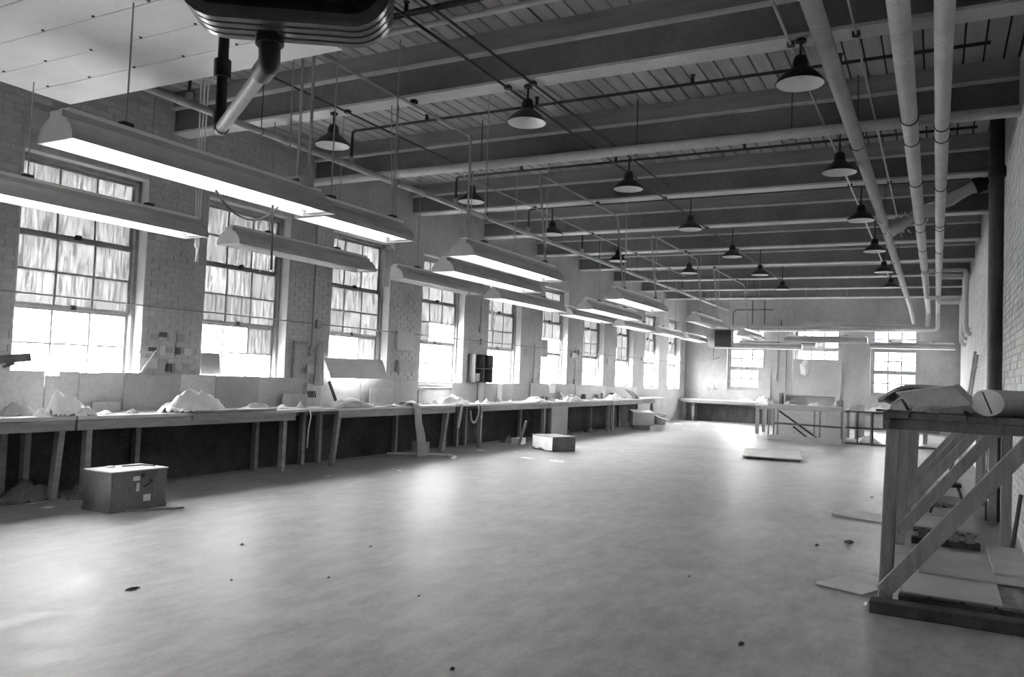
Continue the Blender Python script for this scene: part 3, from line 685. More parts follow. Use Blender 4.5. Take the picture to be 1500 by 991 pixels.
# ------------------------------------------------------------------ things on the window wall and sills
def leanM(x, y, z, tx): return Matrix.Translation((x, y, z)) @ Matrix.Rotation(tx, 4, 'Y')
solo(MB().box((0, -.17, 0), (.012, .17, .30), leanM(XL-.04, 7.80, WZ0+.17, -.12)), 'card_sheet', M_CARD, 'grey card sheet leaning in the window above the white cloth heap', 'card')
m = MB().box((0, -.76, 0), (.02, .76, .36), leanM(XL+.19, 10.78, 1.355, -.42)); solo(m, 'sloping_board', M_REVEAL, 'wide pale board sloping across the foot of a window', 'board')
m = MB().bar((XL-.05, 4.8, 1.46), (XL+.02, 5.26, 1.52), .06, .09).bar((XL-.04, 4.95, 1.40), (XL, 5.10, 1.46), .05, .06)
solo(m, 'broken_sash_rail', M_DWOOD, 'dark broken timber piece lying on the sill of the window over the first bench section', 'timber')
m = MB().box((XL, 6.62, 1.62), (XL+.02, 6.82, 1.65)).bar((XL+.02, 6.66, 1.38), (XL+.10, 6.80, 1.66), .03, .02)
solo(m, 'wall_bracket', M_REVEAL, 'small white shelf bracket on the pier between the two windows over the crate', 'bracket')
t = thing('pinned_notices', 'patch of small pinned cards on the pier behind the crate bench', 'notice board', (XL+.01, 7.1, 1.4))
for k in range(14):
    yy = 6.78+.13*(k % 5)+rnd.uniform(-.02, .02); zz = 1.42+.2*(k//5)+rnd.uniform(-.04, .04)
    MB().box((XL+.004, yy, zz), (XL+.014, yy+rnd.uniform(.07, .12), zz+rnd.uniform(.06, .14))).build('card', (M_PANEL, M_CARD, M_DWOOD)[k % 3], t)
# conduit drops on the piers
for k, (y, z0, z1) in enumerate(((9.74, 1.78, 4.3), (17.75, 1.4, 2.3), (20.3, 1.4, 2.3), (15.05, 2.5, 4.3))):
    t = thing('wall_drop', f'thin vertical conduit on the brick pier between windows, {ORD[(3, 1, 0, 2)[k]]} such from the end wall', 'conduit', (XL+.02, y, z0))
    MB().tube([(XL+.02, y, z0), (XL+.02, y, z1)], .012, 6).build('pipe', M_CONDUIT, t)
    MB().box((XL, y-.05, z0-.08), (XL+.05, y+.05, z0+.06)).build('switch_box', M_CONDUIT, t)
# tool rack and hung rags on the pier by the sloping board
t = thing('tool_rack', 'wooden tool rack with pegs and a hanging rag on the brick pier', 'tool rack', (XL+.02, 9.7, 1.05))
MB().box((XL, 9.33, 1.30), (XL+.03, 9.37, 1.92)).build('upright', M_WOOD, t)
MB().box((XL, 9.37, 1.88), (XL+.04, 9.62, 1.92)).build('shelf', M_WOOD, t)
pr_ = MB().box((XL+.035, 9.62, 1.14), (XL+.07, 9.86, 1.26)).build('peg_rail', M_PANEL, t)
for k in range(4): MB().tube([(XL+.06, 9.66+.05*k, 1.15), (XL+.09, 9.66+.05*k, 1.04)], .010, 6).build('peg', M_STEEL, pr_)
MB().box((XL+.035, 9.62, 1.42), (XL+.06, 9.86, 1.56)).build('back_plate', M_REVEAL, t)
def drape(y, x, z1, w0, w1, h, seed, yb=0., n=10, mrow=8):
    mb = MB(); vs = []
    for i in range(n+1):
        t_ = i/n; wd = w0+(w1-w0)*t_
        for j in range(mrow+1):
            s = j/mrow-.5; vs.append((x+.03*math.sin(9*s+seed)+.02*noise.noise((s*4, t_*3, seed)), y+yb*t_+s*wd, z1-h*t_))
    k = mrow+1; fs = [(i*k+j, i*k+j+1, (i+1)*k+j+1, (i+1)*k+j) for i in range(n) for j in range(mrow)]
    mb.add(vs, fs, True); mb.add([(a-.012, b, c) for a, b, c in vs], [f[::-1] for f in fs], True); return mb
drape(9.86, XL+.1, 1.95, .08, .22, .72, 2).build('rag', M_GCLOTH, t)
# pigeonhole shelf
t = thing('pigeonhole_shelf', 'dark wooden pigeonhole shelf standing on the backboard between two windows', 'shelf', (XL+.12, 14.9, 1.32))
y0, y1, z0, z1, x0, x1 = 14.60, 15.32, 1.33, 1.92, XL+.005, XL+.2
for a in (y0, (y0+y1)/2, y1): MB().box((x0, a-.012, z0), (x1, a+.012, z1)).build('upright', M_DWOOD, t)
for z in (z0, (z0+z1)/2, z1): MB().box((x0, y0-.012, z-.01), (x1-.002, y1+.012, z+.01)).build('shelf_board', M_DWOOD, t)
MB().box((x0, y0, z0), (x0+.012, y1, z1)).build('back_panel', M_DWOOD, t)
MB().box((x0, 15.40, z0+.0), (x0+.05, 15.62, z1)).build('side_door', M_MWOOD, t)
MB().box((x0+.05, 14.68, 1.35), (x1-.03, 14.84, 1.52)).build('box', M_PLY, t)
solo(MB().box((XL-.10, 18.30, 2.0), (XL-.09, 18.75, 2.45)), 'taped_card', M_CARD, 'grey card taped across a pane of the window over the fibreboard sheet', 'card')
for k, (y, z, w_, h) in enumerate(((12.0, 1.9, .5, .35), (12.05, 1.5, .55, .2), (17.2, 2.0, .4, .14), (20.0, 2.05, .3, .12), (22.7, 1.95, .2, .15))):
    solo(MB().box((XL, y, z), (XL+.05, y+w_, z+h)), 'wall_box', (M_PANEL, M_CONDUIT)[k % 2], ('wide grey board', 'low grey board', 'grey fuse box', 'grey socket box', 'small grey box')[k] + f' fixed to the brick pier, {ORD[4-k]} from the end wall', 'box', base=(XL, y, z))
# hanging things
t = thing('knotted_rope', 'knotted pale rope hanging beside the long fixtures over the bench', 'cord', (-7.35, 6.2, 2.62))
for k in range(3): MB().tube([(-7.36+.03*k, 6.1+.03*k, ZC), (-7.36+.012*k, 6.13+.02*k, 3.2), (-7.36+.025*k, 6.16, 2.95-.05*k), (-7.35, 6.17+.02*math.sin(k*2), 2.66)], .009, 6).build('strand', M_CLOTH, t)
MB().lathe([(.0, 0), (.03, .04), (.022, .12), (.0, .16)], (-7.35, 6.16, 2.80), 8, caps=False).build('knot', M_CLOTH, t)
t = thing('hanging_bag', 'pale bag and rag hanging at the end of the short fixture', 'bag', (-5.35, 7.15, 2.45))
MB().lathe([(.0, 0), (.04, .05), (.085, .13), (.10, .2), (.08, .26), (.03, .28), (.0, .28)], (-5.35, 7.15, 2.86), 12, caps=False).build('bag', M_GCLOTH, t)
drape(7.15, -5.45, 2.88, .14, .12, .42, 5).build('rag', M_GCLOTH, t)
MB().tube([(-5.35, 7.15, 3.1), (-5.38, 7.13, ZC)], .006, 5).tube([(-5.37, 7.11, 3.1), (-5.47, 7.1, ZC)], .006, 5).build('cord', M_CONDUIT, t)
t = thing('pull_switch', 'white cord loop with a handle hanging from a bench fixture before a brick pier', 'pull switch', (-7.2, 12.7, 2.25))
MB().tube([(-7.2, 12.66, 2.93), (-7.2, 12.66, 2.8), (-7.2, 12.76, 2.75), (-7.2, 12.78, 2.5), (-7.2, 12.68, 2.3)], .012, 6).build('cord', M_CLOTH, t)
MB().tube([(-7.2, 12.66, 2.78), (-7.2, 12.68, 2.35)], .022, 8).build('handle', M_CLOTH, t)
MB().tube([(-7.2, 12.54, 2.76), (-7.2, 12.80, 2.72)], .012, 6).build('crossbar', M_CLOTH, t)
sw = [(-5.09, 4.42+.68*k/10, 2.915-.17*math.sin(math.pi*k/10)**.8) for k in range(11)]
solo(MB().tube(sw, .009, 6), 'slack_cable', M_DCOND, 'slack dark cable looping below the outer fixture beside the hung panel', 'cable')
solo(MB().tube([(-5.08, 5.03, 2.92), (-5.08, 5.05, 2.36)], .010, 6), 'pull_rod', M_DCOND, 'thin dark pull rod hanging from the outer fixture beside the slack cable', 'rod')

# ------------------------------------------------------------------ heaps and scraps on the bench
def heap(cx, cy, rx, ry, h, z, seed, n=18, sharp=1.0, peak=(0, 0)):
    mb = MB(); vs = []
    for i in range(n+1):
        for j in range(n+1):
            u, v = 2*i/n-1, 2*j/n-1; r = math.hypot(u-peak[0]*.5, v-peak[1]*.5)
            b = max(0, 1-math.hypot(u, v)**2)
            k = noise.noise((u*2.3+seed, v*2.3, seed))*.55 + noise.noise((u*5+seed, v*5, seed*2))*.3
            k += abs(noise.noise((u*3.1, v*3.1+seed, 4.)))*.5
            hh = h*max(.0, b**.6*(max(0, 1-r*.6)**sharp) + (k-.12)*min(1, b*2.2)*.75)
            rr = 1+.18*noise.noise((u*2, v*2, seed+9))
            vs.append((cx+u*rx*rr, cy+v*ry*rr, z+.003+hh))
    k = n+1; fs = [(i*k+j, (i+1)*k+j, (i+1)*k+j+1, i*k+j+1) for i in range(n) for j in range(n)]
    inside = [f for f in fs if sum(1 for q in f if math.hypot(2*(q//k)/n-1, 2*(q % k)/n-1) <= 1.02) >= 3]
    mb.add(vs, inside, True); return mb
HE = [(-8.38, 5.50, .17, .30, .27, 'crumpled white cloth with a peaked fold on the bench above the crate', M_CLOTH, 3, (.0, -1.2)),
      (-8.42, 7.15, .22, .52, .30, 'large white cloth heap on the bench behind the crate', M_CLOTH, 11, (0, 0)),
      (-8.30, 5.10, .07, .08, .09, 'small white wad on the bench beside the peaked cloth', M_CLOTH, 21, (0, 0)),
      (-8.55, 5.02, .14, .22, .15, 'grey crumpled rags on the bench before the first backboard', M_GCLOTH, 31, (0, 0)),
      (-8.45, 13.45, .22, .55, .16, 'heap of bright white scraps on the plank bridge', M_PAPER, 41, (0, 0)),
      (-8.45, 10.25, .24, .62, .14, 'spread heap of grey trimmings on the bench below the sloping board', M_GCLOTH, 51, (0, 0)),
      (-8.5, 8.3, .12, .28, .09, 'low pile of pale rags on the bench beside the large cloth heap', M_GCLOTH, 61, (0, 0)),
      (-8.4, 19.2, .2, .5, .15, 'pile of grey and white rags on the bench section with the fibreboard', M_GCLOTH, 71, (0, 0)),
      (-8.4, 17.0, .2, .6, .11, 'low spread of pale scraps on the bench by the hooked straps', M_CLOTH, 81, (0, 0)),
      (-8.45, 22.4, .2, .6, .16, 'pile of pale rags on the bench section by the end corner', M_CLOTH, 91, (0, 0)),
      (-8.4, 11.9, .18, .3, .08, 'low pale scraps on the bench beside the hanging cloth band', M_PAPER, 95, (0, 0))]
for cx, cy, rx, ry, h, lab, m_, sd, pk in HE:
    solo(heap(cx, cy, rx, ry, h, ZT, sd, peak=pk), 'cloth_heap', m_, lab, 'cloth', group=None)
# flat paper sheets
pm = {}
def sheet(x, y, z, a, b, rz, tilt, m_, name, label, cat, group, th=.003):
    key = (round(a, 2), round(b, 2), m_.name)
    if key not in pm:
        mb = MB(); n = 3
        vs = [(a*(i/n-.5), b*(j/n-.5), .012*abs(noise.noise((i*.9+a*10, j*.9, b*7)))) for i in range(n+1) for j in range(n+1)]
        fs = [(i*4+j, (i+1)*4+j, (i+1)*4+j+1, i*4+j+1) for i in range(n) for j in range(n)]
        mb.add(vs, fs, True); mb.add([(p, q, r-th) for p, q, r in vs], [f[::-1] for f in fs], True)
        pm[key] = mb.mesh(name); pm[key].materials.append(m_)
    o = bpy.data.objects.new(name, pm[key]); COL.objects.link(o); o.location = (x, y, z+th+.002); o.rotation_euler = (tilt, 0, rz)
    return tag(o, label, cat, group)
for k in range(34):
    y = rnd.uniform(4.7, 25)
    while any(abs(y-q[1]) < q[3]+.2 for q in HE): y = rnd.uniform(4.7, 25)
    a = rnd.choice((.1, .16, .22)); b = rnd.choice((.14, .25, .32))
    sheet(rnd.uniform(-8.62, -8.34), y, ZT+.004, a, b, rnd.uniform(-.5, .5), 0, M_PAPER if k % 3 else M_CARD, 'paper_scrap', 'pale paper scrap lying flat on the long bench' if k % 3 else 'grey card scrap lying flat on the long bench', 'paper', 'paper scraps on the bench' if k % 3 else 'card scraps on the bench')
for k in range(10):
    y = rnd.uniform(17.6, 25); solo(MB().box((-8.77, y, ZT+.004), (-8.77+rnd.uniform(.06, .12), y+rnd.uniform(.08, .2), ZT+rnd.uniform(.08, .2))), 'small_box', (M_CARD, M_PLY, M_DWOOD)[k % 3], ('small grey carton among the rags at the far bench sections', 'small fibreboard block among the rags at the far bench sections', 'small dark box among the rags at the far bench sections')[k % 3], 'box', group=('small cartons', 'small blocks', 'small dark boxes')[k % 3])
for k in range(16):
    y = (5.9, 6.2, 8.75, 9.2, 11.35, 12.5, 12.8, 14.4, 14.7, 15.3, 15.7, 17.9, 18.4, 20.2, 20.7, 23.3)[k]
    solo(heap(rnd.uniform(-8.5, -8.33), y, rnd.uniform(.05, .09), rnd.uniform(.07, .13), rnd.uniform(.04, .1), ZT, 600+k*3, 9), 'bench_wad', (M_CLOTH, M_GCLOTH)[k % 2], ('small white crumpled wad lying on the long bench', 'small grey crumpled wad lying on the long bench')[k % 2], 'cloth', group=('white wads on the bench', 'grey wads on the bench')[k % 2])
solo(MB().box((-.16, -.28, 0), (.16, .28, .02), Matrix.Translation((-8.45, 24.0, ZT+.14)) @ Matrix.Rotation(-.35, 4, 'X') @ Matrix.Rotation(.3, 4, 'Y')).box((-8.5, 24.1, ZT+.003), (-8.35, 24.3, ZT+.12)), 'tilted_lid', M_CARD, 'grey lid tilted up on a block at the end of the bench', 'lid')
solo(MB().box((-8.6, 24.6, ZT+.005), (-8.05, 26.2, ZT+.03)), 'loose_board', M_TOP, 'pale loose board jutting past the end of the bench', 'board', bevel=.003)
solo(MB().bar((-8.5, 11.0, ZT+.02), (-8.36, 11.75, ZT+.03), .03, .02), 'stick', M_WOOD, 'pale stick lying on the bench by the hanging cloth band', 'stick')
solo(MB().bar((-8.72, 10.3, ZT+.01), (-8.77, 10.12, 1.30), .05, .02, up=(1, 0, 0)), 'felt_strip', M_DIRT, 'dark strip of felt hanging over the backboard below the sloping board', 'strip')
# cloth band over the bench edge down to the floor
vs = []; path = [(-8.55, 11.72, ZT+.05), (-8.4, 11.72, ZT+.06), (-8.22, 11.76, ZT+.05), (-8.13, 11.78, ZT-.03), (-8.10, 11.80, ZT-.3), (-8.07, 11.84, .4), (-8.05, 11.86, .1), (-8.06, 11.87, .01)]
wd = [.14, .16, .16, .17, .2, .25, .28, .3]
mb = MB(); vs = [(p[0]+.015*math.sin(i), p[1]+s*w_/2, p[2]+.0) for i, (p, w_) in enumerate(zip(path, wd)) for s in (-1, 1)]
fs = [(2*i, 2*i+1, 2*i+3, 2*i+2) for i in range(len(path)-1)]
mb.add(vs, fs, True).add([(a-.02, b, c-.01 if c > .1 else c) for a, b, c in vs], [f[::-1] for f in fs], True)
solo(mb, 'cloth_band', M_FOAM, 'wide grey cloth band hanging from the bench down to the floor', 'cloth band', base=(-8.06, 11.87, 0))
for k, (y, zb, lab) in enumerate(((9.05, .33, 'thin pale cord dangling from the plank bridge'),)):
    solo(MB().tube([(XF+.01, y, ZT+.01), (XF+.03, y+.02, ZT-.1), (XF+.02, y-.01, .6), (XF+.03, y-.03, zb)], .010, 6), 'dangling_cord', M_CLOTH, lab, 'cord', base=(XF, y, zb))
t = thing('strap_loop', 'grey strap loop hanging from the second plank bridge', 'strap', (XF+.02, 13.8, .5))
mb = MB()
pts = [(XF+.02, 14.0, ZT), (XF+.03, 13.98, .7), (XF+.03, 13.88, .55), (XF+.03, 13.78, .53), (XF+.03, 13.7, .6), (XF+.03, 13.66, .78)]
for i in range(len(pts)-1): mb.bar(pts[i], pts[i+1], .012, .045, up=(0, 1, 0))
mb.build('strap', M_FOAM, t)
MB().bar((XF+.02, 13.35, ZT), (XF+.03, 13.22, .45), .015, .09, up=(0, 1, 0)).build('hanging_end', M_FOAM, t)
solo(MB().box((XF-.03, 17.55, 0), (XF+.0, 18.5, .78)), 'fibreboard_sheet', M_PLY, 'grey fibreboard sheet standing under the bench behind the stained box', 'board', bevel=.003)

# ------------------------------------------------------------------ floor things by the bench
t = thing('crate', 'dark plywood crate with a pale lid and paper labels on the floor', 'crate', (-7.44, 5.52, 0))
cx0, cx1, cy0, cy1, ch = -7.66, -7.22, 5.19, 5.84, .41
cb = MB().box((cx0, cy0, .0), (cx1, cy1, ch-.014)).build('body', M_CRATE, t, bevel=.006)
MB().box((cx0-.008, cy0-.008, ch-.014), (cx1+.008, cy1+.008, ch)).build('lid', M_CRTOP, t, 'pale lid', bevel=.003)
for yy, zz, a, b in ((5.43, .30, .08, .045), (5.47, .19, .04, .085), (5.56, .08, .085, .07)):
    MB().box((cx1, yy, zz), (cx1+.004, yy+a, zz+b)).build('paper_label', M_PAPER, cb)
MB().tube(rounded([(cx1, 5.56, .24), (cx1+.03, 5.56, .24), (cx1+.03, 5.64, .29), (cx1, 5.64, .29)], .02), .008, 6).build('handle', M_STEEL, cb)
MB().box((cx1, 5.53, .33), (cx1+.012, 5.56, .37)).build('latch', M_STEEL, cb)
for zz in (.02,):
    MB().box((cx1, cy0, 0), (cx1+.008, cy1, .035)).box((cx0, cy0-.008, 0), (cx1, cy0, .035)).build('base_strip', M_CRATE, cb)
solo(MB().box((-7.56, 5.36, .412), (-7.50, 5.42, .43)), 'white_block', M_PAPER, 'small white block lying on the crate lid', 'block')
solo(MB().tube([(-7.5, 5.5, .422), (-7.45, 5.7, .422), (-7.32, 5.76, .422), (-7.28, 5.72, .422)], .006, 5), 'wire_piece', M_DIRT, 'bent dark wire lying on the crate lid', 'wire')
# stained box
t = thing('stained_box', 'stained carton with a white end standing on the floor before the fibreboard', 'box', (-6.96, 15.05, 0))
A = Matrix.Translation((-6.96, 15.05, 0)) @ Matrix.Rotation(-.47, 4, 'Z')
MB().box((-.34, -.30, 0), (.34, .30, .29), A).build('carton', M_CRATE, t, bevel=.012)
MB().extr([(-.335, -.302, .07), (-.2, -.302, .03), (-.05, -.302, .06), (.12, -.302, .015), (.33, -.302, .03), (.335, -.302, .285), (-.335, -.302, .285)], (0, -.005, 0), A).build('white_side', M_PAPER, t, 'torn white facing')
MB().box((-.35, -.31, .29), (.35, .31, .303), A).build('lid', M_CARD, t)
solo(MB().bar((-7.9, 15.3, .02), (-7.7, 15.2, .55), .05, .03), 'stake', M_WOOD, 'short pale stake standing under the bench behind the stained box', 'stake', base=(-7.9, 15.3, 0))
# tilted carton and bucket near the corner
t = thing('tipped_carton', 'pale carton tipped on its side with an open flap near the end of the bench', 'carton', (-7.9, 23.4, 0))
A = Matrix.Translation((-7.95, 23.5, .02)) @ Matrix.Rotation(.6, 4, 'Z') @ Matrix.Rotation(.10, 4, 'X')
MB().box((-.36, -.3, .14), (.30, .3, .54), A).build('carton', M_REVEAL, t, bevel=.01)
MB().box((.30, -.28, .50), (.72, .28, .52), A @ Matrix.Rotation(.3, 4, 'Y')).build('flap', M_REVEAL, t)
MB().box((-.3, -.25, 0), (.2, .2, .14), A).build('base_block', M_CARD, t)
t = thing('bucket', 'grey bucket on the floor beside the end of the bench', 'bucket', (-8.35, 26.6, 0))
MB().lathe([(.0, .0), (.19, .0), (.23, .30), (.218, .30), (.18, .02), (.0, .02)], (-8.35, 26.6, 0), 16, caps=False).build('shell', M_CARD, t)
MB().tube([(-8.35+.235*math.cos(a), 26.6, .29+.06*math.sin(a)) for a in [math.pi*k/8 for k in range(9)]], .006, 5).build('handle', M_STEEL, t)
# low platform
t = thing('low_platform', 'low wooden platform lying alone in the middle of the floor', 'platform', (-3.1, 17.6, 0))
A = Matrix.Translation((-3.08, 17.75, 0)) @ Matrix.Rotation(.18, 4, 'Z')
for k in range(5): MB().box((-.58, -.97+.39*k, .035), (.58, -.97+.39*k+.382, .062), A).build('plank', M_REVEAL, t)
for k in (-1, 0, 1): MB().box((.5*k-.04, -.94, .0), (.5*k+.04, .94, .035), A).build('bearer', M_DWOOD, t)
solo(MB().box((-.3, -.26, 0), (.3, .26, .022), Matrix.Translation((-.72, 10.55, .002)) @ Matrix.Rotation(-.35, 4, 'Z')), 'flat_board', M_REVEAL, 'thin pale board lying flat on the floor beside the timber rack', 'board')
# strip curling on the floor
mb = MB(); pts = [(-8.75, 11.75), (-8.45, 12.0), (-8.15, 12.28), (-7.85, 12.4), (-7.6, 12.25), (-7.42, 11.85)]
for i in range(len(pts)-1): mb.bar((*pts[i], .018), (*pts[i+1], .018), .05, .03)
solo(mb, 'curled_strip', M_CLOTH, 'pale strip curling across the floor at the foot of the cloth band', 'strip')
FP = [(-8.30, 5.16, .10, .28, .1, 'long white paper on the floor beside the crate'), (-7.95, 5.02, .1, .12, .5, 'small torn paper on the floor beside the crate'),
      (-6.6, 13.15, .1, .32, 1.2, 'white paper strip on the floor before the stained box'), (-6.0, 13.1, .28, .34, .4, 'creased white sheet on the floor before the stained box'),
      (-7.9, 13.7, .16, .2, .8, 'grey paper on the floor by the strap loop'), (-7.3, 14.0, .1, .1, .3, 'paper bit on the floor between strap loop and stained box'),
      (-7.6, 28.6, .25, .3, .2, 'paper on the floor by the end-wall bench'), (-8.0, 27.6, .3, .4, .2, 'pale sheet on the floor beside the bucket'), (-7.2, 27.2, .15, .15, 1., 'crumb of card on the open floor near the end-wall bench'),
      (-7.55, 8.8, .06, .07, 0, 'tiny white scrap on the floor before the second bench section'), (-7.2, 10.0, .06, .1, 0, 'tiny white scrap on the floor before the cloth band')]
for x, y, a, b, rz, lab in FP: sheet(x, y, .0, a, b, rz, 0, M_PAPER, 'floor_paper', lab, 'paper', None)
solo(MB().bar((-7.2, 5.35, .01), (-6.95, 5.85, .012), .03, .015), 'floor_stick', M_WOOD, 'thin stick lying on the floor alongside the crate', 'stick')
t_ = solo(heap(-8.5, 5.12, .22, .34, .2, 0, 17), 'rag_pile', M_RAG, 'heap of grey rags on the floor under the first bench section', 'rags')
solo(heap(-8.22, 5.52, .09, .12, .15, 0, 27), 'rag_pile', M_RAG, 'small heap of grey rags against the leg of the first bench section', 'rags')
t = thing('carton_pair', 'small grey carton on the floor under the bench beside the cloth band', 'carton', (-8.45, 12.4, 0))
MB().box((-8.6, 12.3, 0), (-8.4, 12.6, .2)).build('carton', M_CARD, t); MB().box((-8.62, 12.3, .2), (-8.4, 12.45, .215)).build('flap', M_CARD, t)
solo(MB().box((-8.2, 15.5, 0), (-8.0, 15.8, .14)), 'open_tray', M_PAPER, 'small white tray on the floor under the bench before the stained box', 'tray')
for k in range(5):
    y = 15.9+k*1.6; solo(heap(-8.5, y, .15, .25, .16, 0, 101+k*7, 10), 'under_bench_rags', M_RAG, 'crumpled grey rags on the floor beneath the far bench sections', 'rags', group='rags beneath the bench')
# dark scraps over the open floor
for k, (x, y, a) in enumerate(((-4.75, 3.62, .07), (-3.9, 4.6, .022), (-4.4, 4.15, .016), (-1.0, 4.9, .05), (-.95, 3.72, .07), (-.78, 3.55, .05), (-1.15, 3.85, .06), (-.55, 4.3, .03), (-.75, 8.7, .13), (-1.0, 8.3, .07), (-3.1, 4.6, .02), (-2.2, 3.6, .03), (-.45, 3.9, .035), (-.78, 12.4, .08), (-1.7, 6.3, .025), (-4.3, 5.6, .025), (-5.2, 5.0, .03), (-.9, 4.0, .05), (-.6, 3.4, .04))):
    solo(heap(x, y, a*rnd.uniform(.2, .4), a*.8, .014, 0, 200+k, 9), 'dark_scrap', M_DIRT, 'small dark scrap of debris lying on the open floor', 'debris', group='dark scraps on the floor')

# ------------------------------------------------------------------ timber rack by the whitewashed wall
FY = [6.30, 8.95, 11.0, 12.7, 14.4]
RT0, RT1 = 1.265, 1.385
t = thing('timber_rack', 'heavy timber rack with diagonal braces along the whitewashed wall', 'rack', (.2, 10, 0))
for k in range(5):
    x0 = -.33+k*.172; MB().box((x0, 6.2+rnd.uniform(-.02, .02), RT1-.045), (x0+.166, 14.6, RT1+rnd.uniform(-.004, .003))).build('top_plank', M_DWOOD, t, bevel=.004)
for i, y in enumerate(FY):
    MB().box((-.32, y-.06, RT0), (.68, y+.04, RT1-.046)).build('cross_beam', M_DWOOD, t, bevel=.005)
    MB().bar((-.30, y+.02, .0), (-.265, y+.02, RT0), .09, .10, up=(0, 1, 0)).build('post', M_MWOOD, t, bevel=.006)
    if i: MB().bar((.60, y+.02, 0), (.60, y+.02, RT0), .09, .10, up=(0, 1, 0)).build('post', M_MWOOD, t, bevel=.006)
    MB().bar((-.31, y-.085, .13), (.56, y-.085, RT0-.02), .105, .045, up=(0, 1, 0)).build('brace', M_MWOOD, t, bevel=.005)
for a, b in ((6.2, 11.15), (11.45, 14.6)): MB().box((.535, a, RT1-.045), (.69, b, RT1-.002)).build('top_plank', M_DWOOD, t, bevel=.004)
MB().box((-.33, 6.2, RT0), (-.285, 14.6, RT1-.046)).build('side_rail', M_DWOOD, t, bevel=.004)
# lower deck boards on sleepers
def pallet(label, y0, y1, x0, x1, zb, boards, slpr, name='sleeper_stack'):
    t = thing(name, label, 'pallet', ((x0+x1)/2, (y0+y1)/2, 0))
    for k in range(slpr):
        yy = y0+(y1-y0-.09)*k/max(1, slpr-1)
        if zb < .1: MB().box((x0, yy, 0), (x1, yy+.09, zb)).build('sleeper', M_DIRT, t, bevel=.004)
        else:
            MB().box((x0, yy, 0), (x1, yy+.09, zb-.075)).build('sleeper', M_DIRT, t, bevel=.004)
            for q in range(4): xx = x0+.06+q*(x1-x0-.15)/3.3; MB().box((xx, yy-.02, zb-.075), (xx+.085, yy+.1, zb)).build('spacer_block', M_MWOOD, t)
    for k in range(boards):
        w_ = (x1-x0)/boards; MB().box((x0+k*w_+.012, y0+.02, zb), (x0+(k+1)*w_-.012, y1-.02, zb+.022)).build('deck_board', M_MWOOD, t)
    return zb+.022
solo(MB().box((-.39, 6.10, 0), (.62, 6.25, .085)), 'sleeper_beam', M_DIRT, 'dark rough sleeper on the floor under the first rack brace', 'timber', bevel=.008)
zA = pallet('dark pallet on the floor under the first bay of the timber rack', 6.42, 7.9, -.22, .58, .075, 4, 3)
solo(MB().box((-.20, 6.40, zA+.002), (.42, 7.25, zA+.014), Matrix.Rotation(0, 4, 'Z')), 'fibre_sheet', M_PLY, 'pale fibreboard sheet on the pallet under the first rack bay', 'board')
solo(MB().box((-.10, 7.1, zA+.016), (.66, 8.15, zA+.028)), 'fibre_sheet', M_PLY, 'pale fibreboard sheet lapping the first one under the rack', 'board')
solo(MB().box((.42, 7.35, zA+.03), (.70, 8.6, zA+.05)), 'dark_sheet', M_CARD, 'narrow grey board lying on the fibreboard sheets by the wall', 'board')
solo(MB().box((-.18, -.34, 0), (.2, .3, .008), Matrix.Translation((-.52, 6.95, .003)) @ Matrix.Rotation(-.4, 4, 'Z')), 'card_offcut', M_REVEAL, 'pale card lying half under the first post of the rack', 'card')
solo(heap(-.39, 6.32, .05, .09, .03, 0, 77, 8), 'plaster_crumbs', M_PAPER, 'white plaster crumbs at the foot of the first rack brace', 'crumbs')
zB = pallet('slatted pallet under the second bay of the timber rack', 9.08, 10.75, -.20, .40, .14, 6, 3)
solo(MB().box((-.18, 9.1, zB+.002), (.39, 9.95, zB+.014)), 'fibre_sheet', M_PLY, 'pale fibreboard sheet on the slatted pallet under the rack', 'board')
solo(MB().box((-.12, 9.97, zB+.002), (.38, 10.7, zB+.016)), 'fibre_sheet', M_CARD, 'grey card sheet on the slatted pallet under the rack', 'board')
zC = pallet('third pallet under the timber rack with boards piled on it', 11.12, 12.5, -.20, .40, .14, 6, 3)
solo(MB().box((-.1, 11.2, zC+.002), (.38, 12.3, zC+.10)), 'board_pile', M_PLY, 'pile of pale boards on the third pallet under the rack', 'board')
t = thing('trestle', 'small dark iron trestle standing under the rack on the second pallet', 'trestle', (.14, 10.2, zB))
for dx, dy in ((-.14, -.12), (.14, -.12), (-.14, .12), (.14, .12)):
    MB().tube([(.14+dx*1.3, 10.22+dy*1.2, zB+.026), (.14+dx*.6, 10.22+dy*.6, zB+.32)], .016, 6).build('leg', M_IRON, t)
MB().box((.02, 10.12, zB+.32), (.26, 10.32, zB+.36)).build('seat_plate', M_IRON, t); MB().lathe([(.05, 0), (.06, .04), (.03, .09), (0, .1)], (.16, 10.2, zB+.36), 10).build('knob', M_IRON, t)
solo(MB().tube([(.62, 8.7, .01), (.70, 8.72, .62)], .018, 7), 'short_bar', M_DIRT, 'short dark bar leaning on the wall below the rack', 'bar', base=(.62, 8.7, 0.))
